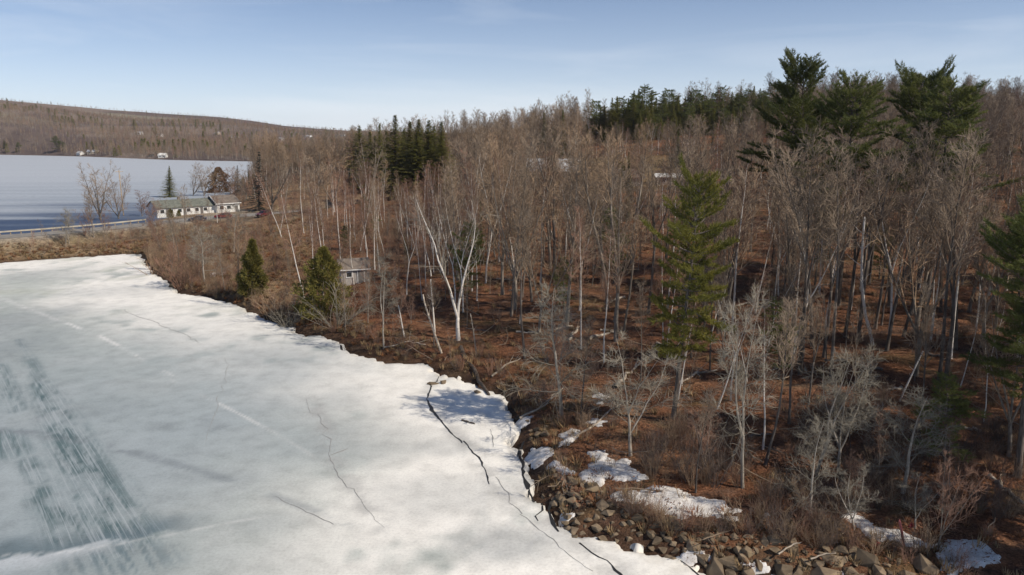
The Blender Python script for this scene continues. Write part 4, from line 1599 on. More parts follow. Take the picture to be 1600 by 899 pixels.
M["rail"] = simple_mat("galvanised_rail", (0.40, 0.36, 0.28), (0.52, 0.48, 0.39), 0.8, 0.6, spec=0.4)
rail = empty("guard_rail", (0, 0, 0))
tag(rail, "long weathered guard rail along the lake side of the causeway road", "guard rail")
q = []
rp = [np.array(p) for p in RAIL[1:]]
for a, b in zip(rp[:-1], rp[1:]):
    n = max(1, int(np.linalg.norm(b - a) / 2.0))
    q += [a + (b - a) * k / n for k in range(n)]
q.append(rp[-1])
q = np.array(q)
rzv = ground_z(q[:, 0], q[:, 1])
beam = MB()
for dz, off in ((0.62, 0.0), (0.75, 0.05), (0.54, 0.05)):
    beam.tubes([(np.column_stack([q[:, 0] + off * _n[0], q[:, 1] + off * _n[1], rzv + dz]), np.full(len(q), 0.075))], 5)
beam.build("rail_beam", M["rail"], rail, True)
post = MB().box((0, 0, 0.3), (0.16, 0.16, 1.0)).mesh("post", M["pole_wood"])
for (x, y), z in zip(q, rzv):
    link("post", post, rail, (x - 0.16 * _n[0], y - 0.16 * _n[1], z))

# ------------------------------------------------------------------ rocks
import bmesh
def rock_mesh(seed, sx, sy, sz):
    g = np.random.default_rng(seed)
    bm = bmesh.new()
    sk = g.uniform(-0.3, 0.3, 2)
    for _ in range(13):
        p = g.normal(0, 1, 3)
        p = p / np.linalg.norm(p)
        p = p / max(np.abs(p).max(), 1e-6) ** 0.7 * g.uniform(0.78, 1.05)
        p[:2] += sk * p[2]
        bm.verts.new((p[0] * sx, p[1] * sy, p[2] * sz))
    r = bmesh.ops.convex_hull(bm, input=bm.verts)
    bmesh.ops.delete(bm, geom=[e for e in r["geom_interior"] if isinstance(e, bmesh.types.BMVert)], context="VERTS")
    bmesh.ops.bevel(bm, geom=list(bm.edges), offset=0.014, segments=1, affect="EDGES", clamp_overlap=True)
    me_ = bpy.data.meshes.new("rock")
    bm.to_mesh(me_)
    bm.free()
    me_.materials.append(M["rock"])
    return me_


ROCKS = [rock_mesh(900 + k, *s) for k, s in enumerate([(.6, .42, .38), (.5, .45, .42), (.75, .36, .34), (.5, .4, .3), (.9, .33, .36), (.45, .4, .36), (.65, .5, .34), (.55, .5, .5)])]
N_ROCK = 0


def rock(x, y, size, label, group, k=None, z=None, rot=None, flat=1.0):
    me_ = ROCKS[random.randrange(len(ROCKS)) if k is None else k]
    zz = gz(x, y) if z is None else z
    o = link("rock", me_, None, (x, y, zz + size * 0.12))
    o.rotation_euler = (random.uniform(-.5, .5), random.uniform(-.5, .5), random.uniform(0, 6.28)) if rot is None else rot
    o.scale = (size, size, size * flat)
    tag(o, label, "rock", group)
    return o


# the named stones of the riprap first
BIG = [(901, 812, 1.0, 5, "rounded tan boulder bulging at the tip of the riprap"), (933, 820, 1.1, 1, "upright oval boulder beside the snow at the riprap tip"), (957, 829, .9, 3, "brown boulder lying low next to the upright oval one"),
       (896, 836, .95, 0, "dark boulder at the very edge of the cracked ice"), (1046, 868, 1.1, 7, "round brown boulder on snow below the red brush"), (1018, 851, .85, 5, "squat stone at the snow edge left of the round brown boulder"),
       (1073, 869, .9, 3, "flat faced small boulder sitting in a snow pocket"), (1097, 868, 1.0, 6, "angular boulder between the snow pocket and the long slab"), (1085, 848, 1.2, 0, "tall upright slab above the snow pocket"),
       (1118, 888, 2.0, 4, "long tilted slab pointing down at the ice"), (1138, 876, 1.3, 6, "broad tan block right of the long tilted slab"), (1128, 860, 1.0, 3, "pale topped block above the long tilted slab"), (1160, 866, 1.1, 1, "grey block on the upper riprap under the brush"),
       (1170, 887, 1.0, 0, "leaning block above the small snow wedge at the bottom"), (1186, 876, 1.0, 2, "slanting brown stone right of the snow wedge"), (1222, 884, 1.3, 7, "large upright stone standing over the lower riprap"),
       (1248, 886, 1.2, 4, "long stone leaning against a large upright one"), (1307, 872, 1.5, 4, "long slanted stone pointing up into the brown brush"), (1290, 893, 1.6, 6, "wide flat stone at the bottom edge with a pale stick on it"),
       (1328, 888, 1.1, 0, "narrow stone by the snow lump at the bottom edge"), (1352, 868, 1.7, 7, "big pale square boulder below the red cloth"), (1375, 890, 1.3, 1, "sunlit block under the big pale square boulder"),
       (1402, 872, 1.0, 3, "flat grey stone below the red stake"), (1443, 878, 1.6, 7, "big pale boulder with greenish top near the small snow tongue"), (1416, 893, 1.1, 0, "brown stone wedged at the bottom left of the greenish boulder"),
       (1199, 868, .8, 5, "small dark stone tucked under the dry brush edge")]
for u, v, s, k, lab in BIG:
    x, y, z = on_ground(u, v + 6)
    rock(x, y, s * 0.86, lab, "riprap boulders along the near shore", k, z - 0.2)
    PLACED.append((x, y))
# the rest of the heap
arcpts = np.array([U(u, v) for u, v in SHORE_PX[0:13]])
cum = np.concatenate([[0], np.cumsum(np.linalg.norm(np.diff(arcpts, axis=0), axis=1))])
done = [on_ground(u, v + 6)[:2] for u, v, *_ in BIG]
tries = 0
RIP = []
while len(RIP) < 170 and tries < 4000:
    tries += 1
    a = random.uniform(0, cum[-1])
    i = int(np.searchsorted(cum, a)) - 1
    f = (a - cum[i]) / (cum[i + 1] - cum[i])
    p = arcpts[i] + (arcpts[i + 1] - arcpts[i]) * f
    t = arcpts[i + 1] - arcpts[i]
    t = t / np.linalg.norm(t)
    off = random.uniform(-0.1, 2.9)
    q_ = p + np.array([t[1], -t[0]]) * off
    if min(math.hypot(q_[0] - d[0], q_[1] - d[1]) for d in done) < 0.46:
        continue
    done.append(tuple(q_))
    RIP.append((q_, off))
SHORT = ["the tip's tan boulder", "the upright oval boulder", "the low brown boulder", "the ice edge boulder", "the round brown boulder", "the squat stone", "the snow pocket boulder", "the angular boulder", "the tall upright slab",
         "the long tilted slab", "the broad tan block", "the pale topped block", "the grey upper block", "the snow wedge block", "the slanting brown stone", "the large upright stone", "the long leaning stone", "the long slanted stone", "the wide flat stone",
         "the narrow stone", "the pale square boulder", "the sunlit block", "the flat grey stone", "the greenish boulder", "the wedged brown stone", "the small dark stone"]
MARKS = [(b_[0], b_[1], nm_) for b_, nm_ in zip(BIG, SHORT)]
for q_, off in RIP:
    sz = random.choice([.3, .35, .45, .5, .6, .7, .8, 1.0])
    uu_, vv_, _d2 = proj(q_[0], q_[1], gz(q_[0], q_[1]))
    adj = "tiny riprap stone" if sz < .48 else "small riprap stone" if sz < .65 else "middling riprap stone" if sz < .9 else "large riprap stone"
    lab = adj + " " + (relation(uu_, vv_, MARKS, 14, 30, 60) if 860 < uu_ < 1600 and vv_ < 910 else "below the lower edge of the view")
    rock(q_[0], q_[1], sz, lab, "riprap stones along the near shore", None, gz(q_[0], q_[1]) - 0.08 * sz - 0.05)
for k in range(26):             # toe stones by the broken ice farther up the shore
    a = random.uniform(0, 1)
    u, v = 800 + a * 75, 655 + a * 110
    x, y, z = on_ground(u + random.uniform(5, 45), v + random.uniform(-8, 8))
    rock(x, y, random.uniform(0.35, 0.7), "small dark stone among the mud and snow above the wide ice crack", "stones at the muddy bank")
for k in range(55):
    a = random.random()
    x, y, z = on_ground(random.uniform(0, 190), 386 + random.uniform(-5, 18))
    if gz(x, y) > 0.05:
        s_ = random.uniform(0.4, 1.0)
        uu_, vv_, _d2 = proj(x, y, z)
        rock(x, y, s_, ("small" if s_ < 0.6 else "middling" if s_ < .8 else "large") + " pale bank stone " + relation(uu_, vv_, [(103, 386, "the causeway tree"), (78, 382, "the causeway sapling"), (2, 396, "the causeway's visible end"), (45, 396, "the stony causeway stretch"), (150, 390, "the grassy causeway stretch"), (200, 390, "the bay's inner corner")], 12, 22, 45), "stones on the causeway bank")
for u, v, s, lab in [(270, 452, 1.6, "mossy grey boulder at the shore below the brown thicket"), (285, 446, 1.1, "small grey boulder just behind the mossy shore boulder"), (676, 624, 0.8, "dark stone poking out of the ice beside the crack"), (694, 620, .8, "flat stone lying on the shaded ice"), (746, 628, .9, "dark rock at the foot of the black log"), (1258, 498, 1.2, "dark mossy boulder under the leaning birches")]:
    x, y, z = on_ground(u, v)
    rock(x, y, s, lab, None, None, max(z, 0.0), flat=0.7)

# ------------------------------------------------------------------ snow left on the bank
def snow_patch(px, label, thick=0.22, lumpy=0.5, step=0.16):
    poly = [on_ground(u, v)[:2] for u, v in px]
    P = np.array(poly)
    x0, y0 = P.min(0) - 0.4
    x1, y1 = P.max(0) + 0.4
    nx, ny = max(4, int((x1 - x0) / step)), max(4, int((y1 - y0) / step))
    X, Y = np.meshgrid(np.linspace(x0, x1, nx), np.linspace(y0, y1, ny))
    X, Y = X.ravel(), Y.ravel()
    d = poly_sd(X, Y, poly) + (fbm(X / 1.0, Y / 1.0, 7, 4) - 0.5) * 1.9
    g0 = ground_z(X, Y)
    z = g0 + np.where(d > 0, thick * np.minimum(1, np.sqrt(np.maximum(d, 0) / 0.8)) * (1 + lumpy * (fbm(X / .8, Y / .8, 17, 4) - 0.5) * 2) + 0.03, -0.25)
    i = np.arange(ny - 1)[:, None] * nx + np.arange(nx - 1)[None, :]
    q_ = np.stack([i, i + 1, i + nx + 1, i + nx], -1).reshape(-1, 4)
    kq_ = (d[q_] > -0.35).any(1)
    m = MB()
    m.add(np.column_stack([X, Y, z]), q_[kq_])
    o = m.build("snow_patch", M["snow"], None, True)
    tag(o, label, None, kind="stuff")
    return o


snow_patch([(908, 757), (916, 735), (928, 712), (944, 706), (950, 722), (975, 722), (1000, 736), (1014, 745), (1008, 752), (975, 756), (950, 752), (930, 762)], "lumpy snow heap on the mud bank above the riprap tip", 0.2, 1.5)
snow_patch([(892, 760), (930, 764), (980, 772), (1000, 770), (1030, 762), (1062, 764), (1085, 776), (1120, 780), (1160, 795), (1172, 804), (1150, 810), (1090, 808), (1058, 812), (1040, 806), (1005, 792), (960, 776)], "long snow bank lying behind the riprap under dark brush", 0.15, 0.9)
snow_patch([(1306, 804), (1330, 804), (1350, 814), (1385, 824), (1420, 838), (1450, 846), (1500, 842), (1522, 844), (1560, 872), (1575, 884), (1540, 886), (1500, 884), (1462, 866), (1410, 855), (1370, 842), (1325, 822)], "long shaded snow strip behind the stones at bottom right", 0.15, 0.8)
snow_patch([(1460, 868), (1490, 866), (1510, 880), (1490, 897), (1475, 890)], "bright snow tongue beside the greenish boulder", 0.14, 0.6)
snow_patch([(814, 722), (830, 700), (850, 699), (864, 712), (852, 722), (836, 730)], "clean white snow slab on the bank above the wide crack", 0.18, 0.6)
snow_patch([(856, 732), (866, 722), (884, 730), (898, 736), (886, 742), (866, 740)], "small snow strip between the white slab and the snow heap", 0.25, 0.5)
snow_patch([(872, 694), (882, 678), (900, 668), (912, 674), (900, 688), (888, 698)], "dirty snow scrap on the brown bank above the white slab", 0.2, 0.8)
snow_patch([(910, 664), (925, 656), (942, 660), (935, 666)], "thin white snow streak under the bare bank tree", 0.15, 0.5)
snow_patch([(926, 620), (938, 614), (948, 622), (938, 630)], "small snow remnant beside the fallen branches in the wood", 0.15, 0.5)
snow_patch([(800, 668), (812, 656), (826, 650), (830, 660), (816, 668)], "snow remnant at the ice edge under fallen branches", 0.2, 0.6)
snow_patch([(1186, 806), (1200, 798), (1212, 806), (1200, 812)], "tiny bright snow spot in the dry brush over the riprap", 0.2, 0.2)
for k_, (pts_, lab_) in enumerate([([(1060, 862), (1082, 856), (1098, 868), (1084, 880), (1066, 874)], "bright snow pocket among the riprap by the flat faced boulder"),
                                  ([(1158, 880), (1180, 878), (1196, 890), (1178, 898)], "small snow wedge between riprap stones at the bottom"), ([(1300, 893), (1322, 888), (1340, 897), (1320, 905)], "rounded snow lump at the bottom edge"), ([(880, 800), (892, 806), (888, 822), (876, 816)], "snow scrap left of the tip's tan boulder")]):
    snow_patch(pts_, lab_, 0.09, 0.8, 0.12)
snow_patch([(322, 428), (350, 424), (352, 430), (330, 434)], "pale snow remnant behind the shore thicket near the grassy point", 0.2, 0.3)

# ------------------------------------------------------------------ fallen timber and small litter
def log(pxs, r, mat, label, name="fallen_log", lift=0.12, branches=4, cat="log", zs=None):
    P = []
    for i, (u, v) in enumerate(pxs):
        x, y, z = on_ground(u, v)
        z = max(z, 0.0) if zs is None else zs[i]
        P.append((x, y, z + lift))
    P = np.array(P)
    f = np.linspace(0, len(P) - 1, 9)
    Q = np.column_stack([np.interp(f, np.arange(len(P)), P[:, k]) for k in range(3)])
    Q[1:-1] += np.random.default_rng(int(pxs[0][0])).normal(0, r * 0.5, (7, 3))
    o = empty(name, tuple(Q[0]))
    tag(o, label, cat)
    Q = Q - Q[0]
    MB().tubes([(Q, r * np.linspace(1.1, 0.55, 9))], 8).build("trunk", mat, o, True)
    if branches:
        g = np.random.default_rng(int(pxs[0][1]))
        br = []
        L = np.linalg.norm(Q[-1])
        for k in range(branches):
            i = int(g.integers(3, 8))
            q_, _ = shoot(g, Q[i], unit(g.normal(0, 1, 3) + np.array([0, 0, 0.7]) + unit(Q[-1]) * 1.2), L * g.uniform(.12, .35), 5, 0.12, -0.03)
            br.append((q_, r * 0.32 * np.linspace(1, .3, 5)))
        MB().tubes(br, 4).build("branches", mat, o)
    return o


log([(720, 545), (736, 574), (752, 605), (764, 630)], 0.26, M["wet_log"], "black waterlogged tree trunk sliding off the bank onto the ice", branches=0, lift=0.15)
log([(920, 532), (945, 523), (962, 519)], 0.20, M["dead_wood"], "short pale log lying on the forest floor near the shore trees", branches=2)
log([(888, 534), (905, 512)], 0.18, M["dead_wood"], "pale broken log leaning beside a slender white birch", branches=1)
log([(962, 607), (980, 588), (1000, 570)], 0.17, M["dead_wood"], "bleached log lying behind the tangled shore tree", branches=3)
log([(895, 688), (928, 668), (958, 640), (980, 628)], 0.09, M["dead_wood"], "long thin bleached branch slanting down the bank to the snow scrap", branches=3, name="fallen_branch", cat="branch")
log([(768, 590), (790, 574), (815, 560)], 0.12, M["dead_wood"], "pale fallen limb on the bank right of the black log", branches=4, name="fallen_branch", cat="branch")
log([(812, 660), (850, 640), (880, 612)], 0.09, M["dead_wood"], "grey fallen limb propped over the muddy bank", branches=5, name="fallen_branch", cat="branch", lift=0.4)
log([(722, 684), (742, 690)], 0.10, M["wet_log"], "short dark stick lying on the white ice beside the crack", branches=1, name="fallen_branch", cat="branch", lift=0.08)
log([(1060, 600), (1090, 585), (1120, 580)], 0.14, M["dead_wood"], "fallen log on the leaf litter right of the big pine trunk", branches=3)
log([(1545, 745), (1575, 770), (1600, 790)], 0.15, M["dead_wood"], "pale fallen trunk near the shaded pine at the edge", branches=4)
log([(1215, 878), (1240, 862), (1250, 860)], 0.05, M["dead_wood"], "bleached stick arching over the riprap stones", branches=1, name="driftwood_stick", cat="stick", lift=0.5)
log([(1265, 888), (1290, 880), (1305, 879)], 0.05, M["dead_wood"], "pale driftwood stick lying on a flat stone", branches=1, name="driftwood_stick", cat="stick", lift=0.6)
log([(1150, 480), (1190, 470), (1220, 474)], 0.13, M["dead_wood"], "pale log across the leaves under the white birch clump", branches=3)
log([(600, 545), (640, 535), (665, 540)], 0.10, M["dead_wood"], "pale limb on the brown bank below the white snags", branches=4, name="fallen_branch", cat="branch")

M["red_plastic"] = flat_mat("red_plastic", (0.42, 0.02, 0.03), 0.45)
M["red_paint"] = simple_mat("faded_red_paint", (0.26, 0.07, 0.065), (0.36, 0.13, 0.12), 3, 0.7)
x, y, z = on_ground(1413, 852)
st_ = empty("red_stake", (x, y, z))
tag(st_, "faded red wooden stake leaning out of the shaded snow strip", "stake")
x2 = -0.45
MB().tubes([(np.array([(0, 0, -.2), (x2 * .5, 0, .8), (x2, 0, 1.55)]), np.array([.075, .075, .07]))], 6).build("shaft", M["red_paint"], st_)
MB().tubes([(np.array([(x2, 0, 1.54), (x2 * 1.04, 0, 1.66)]), np.array([.072, .02]))], 6).build("tip", M["red_paint"], st_)


def rag(u, v, s, label, lift):
    x, y, z = on_ground(u, v)
    g = np.random.default_rng(int(u))
    n = 11
    X, Y = np.meshgrid(np.linspace(-1, 1, n), np.linspace(-1, 1, n))
    Z = 0.7 * np.sin(X * 3 + g.uniform(0, 6)) * np.cos(Y * 2.5) + g.normal(0, .25, X.shape)
    X = X * (1 - 0.55 * np.abs(Y)) + g.normal(0, .13, X.shape)
    Y = Y + g.normal(0, .13, X.shape)
    Vt = np.column_stack([X.ravel() * s * .8, Z.ravel() * s * .6, Y.ravel() * s * 0.9 + s * .7])
    i = np.arange(n - 1)[:, None] * n + np.arange(n - 1)[None, :]
    q_ = np.stack([i, i + 1, i + n + 1, i + n], -1).reshape(-1, 4)
    m = MB()
    m.add(Vt, q_)
    m.add(Vt + np.array([0, 0.03, 0]), q_[:, ::-1])
    o = m.build("red_cloth", M["red_plastic"], None, True, (x, y, z + lift))
    o.rotation_euler = (0.3, 0.2, g.uniform(-.4, .4))
    tag(o, label, "cloth")


rag(1420, 846, 0.22, "bright red crumpled cloth hanging in brush right of the red stake", 0.9)
rag(1369, 856, 0.22, "red crumpled scrap lying on the bank above the square boulder", 0.1)

# ------------------------------------------------------------------ trees the photograph singles out
G_PINE, G_BIRCH, G_SHORE, G_SPR = "tall white pines", "white birches", "bare trees at the shore", "spruces and firs"
PINES = [  # key, foot u, v, top v, top u, label, fat
    ("pine0", 1052, 655, 276, 1090, "yellow green pine standing alone in front of the bare wood", 0.68),
    ("pine1", 1238, 440, 99, 1264, "tallest dark pine with ragged crown rising above the skyline", 0.9),
    ("pine2", 1308, 478, 126, 1352, "dark pine with thick trunk just right of the tallest pine", 0.9),
    ("pine3", 1420, 440, 128, 1438, "dark pine with thin top between two fuller pines", 0.8),
    ("pine2", 1446, 470, 132, 1492, "broad dark pine at the end of the pine row", 1.0),
    ("pine4", 1080, 560, 455, 1082, "small dark young pine behind the yellow green pine", 1.0),
    ("pine4", 1475, 735, 590, 1478, "low dense dark pine in the shade of the right edge", 1.1),
    ("pine2", 1590, 745, 325, 1648, "shaded dark pine with boughs reaching in at the right edge", 0.95),
]
for key, u, v, vt, ut, lab, fat in PINES:
    plant_px("pine_tree", key, u, v, vt, lab, "tree", G_PINE, ut, fat=fat)
# pines past the frame's right edge that shade this end of the bank
for k, (x, y, h) in enumerate([(40, 39, 20), (45, 47, 22), (51, 57, 23), (43, 31, 19), (60, 69, 24), (58, 50, 22), (68, 62, 24), (64, 40, 20), (78, 78, 25), (88, 64, 24), (92, 95, 26), (75, 48, 23), (104, 82, 24), (118, 110, 26), (132, 130, 26)]):
    plant("pine_tree", ["pine1", "pine2", "pine3"][k % 3], x, y, h, "tall dark pine standing beyond the right edge of the view", "tree", G_PINE)

for key, u, v, vt, ut, lab in [
    ("spruce1", 668, 300, 187, 668, "broadest spruce in the stand behind the red thicket"), ("spruce0", 640, 300, 190, 641, "dark spruce in the middle of the stand behind the red thicket"), ("spruce0", 618, 305, 180, 618, "tallest pointed spruce of the stand"),
    ("spruce0", 592, 300, 193, 592, "slim spruce left of the tallest pointed one"), ("spruce1", 562, 285, 196, 562, "round topped spruce at the left end of the stand"), ("spruce0", 688, 295, 190, 688, "spruce at the right end of the stand"),
    ("spruce1", 655, 290, 186, 654, "spruce tucked behind the broadest one in the stand"), ("spruce0", 579, 295, 206, 579, "short spruce between two slim ones in the stand"), ("spruce1", 630, 292, 200, 630, "shadowed spruce behind the middle of the stand"), ("spruce1", 604, 290, 204, 605, "spruce filling the gap beside the tallest one in the stand"), ("spruce1", 585, 300, 212, 585, "low full spruce at the stand's left front"), ("spruce1", 650, 304, 205, 650, "full spruce at the front of the stand's middle"), ("spruce1", 690, 302, 212, 691, "low full spruce at the stand's right front"), ("spruce1", 678, 286, 196, 677, "dense spruce just left of the stand's right end"),
    ("spruce1", 265, 314, 259, 265, "dark blue green spruce directly behind the white roadside building"), ("spruce2", 405, 330, 236, 404, "tall open spruce beside the gravel lot"), ("spruce2", 371, 300, 258, 371, "small pointed spruce between russet tree and tall open spruce"),
    ("russet0", 343, 306, 262, 341, "russet brown leaved tree behind the white building"), ("fir0", 505, 270, 226, 505, "small green fir among bare treetops left of the spruce stand"), ("spruce1", 470, 265, 222, 470, "olive round topped conifer rising behind the bare birches"),
    ("fir0", 850, 250, 176, 850, "dark fir half hidden by bare crowns above the tin roof"), ("fir0", 880, 250, 172, 880, "narrow dark fir right behind the tin roofed house"), ("fir0", 1060, 262, 205, 1060, "dark conifer shadowed behind pale birch stems on the hill"),
]:
    plant_px("conifer_tree", key, u, v, vt, lab, "tree", G_SPR, ut, fat=1.9 if "stand" in lab else 1.2)
# evergreen cap of the hill
k = 0
for row, (u0, u1, nn, d0, dv) in enumerate([(925, 1200, 38, 338, 0), (970, 1192, 30, 312, 13), (995, 1182, 20, 292, 30)]):
    for u in np.linspace(u0, u1, nn):
        u = u + random.uniform(-4, 4)
        d = d0 + random.uniform(-8, 8)
        x, y = (u - 800) / FPX * d, d * CP
        vt = np.interp(u, [930, 985, 1060, 1120, 1190], [163, 143, 149, 140, 138]) + random.uniform(-6, 7) + dv
        h = max(8.0, min(26, z_for_v(y, vt) - gz(x, y)))
        lab = [["slim dark spruce", "broad dark spruce", "pointed dark spruce"][k % 3] if k % 5 else "full dark pine", ["at the left end", "left of the middle", "in the middle", "right of the middle", "at the right end"][min(4, int((u - u0) / (u1 - u0 + 1) * 5))] if u >= u0 else "at the left end", ["of the hilltop skyline row", "of the second hilltop evergreen row", "of the lowest hilltop evergreen row"][row]]
        plant("conifer_tree", ["spruce0", "spruce1", "spruce0"][k % 3] if k % 5 else "pine4", x, y, h, " ".join(lab), "tree", "evergreens on the hilltop", fat=1.4)
        k += 1
for u in np.linspace(1196, 1420, 15):
    x, y = (u - 800) / FPX * 285, 285 * CP
    plant("conifer_tree", ["pine4", "fir0"][k % 2], x, y, max(8, min(24, z_for_v(y, 165 + random.uniform(-10, 8)) - gz(x, y))), "dark evergreen far back on the hill behind the pine row", "tree", "evergreens on the hilltop", fat=1.4)
    k += 1
plant_px("cedar_tree", "cedar0", 394, 462, 376, "small pointed yellow green cedar near the shore", "tree", "cedars on the shore", 394)
plant_px("cedar_tree", "cedar1", 505, 495, 388, "wide rounded olive cedar beside the grey hut", "tree", "cedars on the shore", 505)
plant_px("cedar_tree", "cedar1", 266, 340, 326, "low clipped green shrub before the white building", "tree", "cedars on the shore", 266)
plant_px("cedar_tree", "cedar1", 279, 338, 328, "second low green shrub before the white building", "tree", "cedars on the shore", 279)

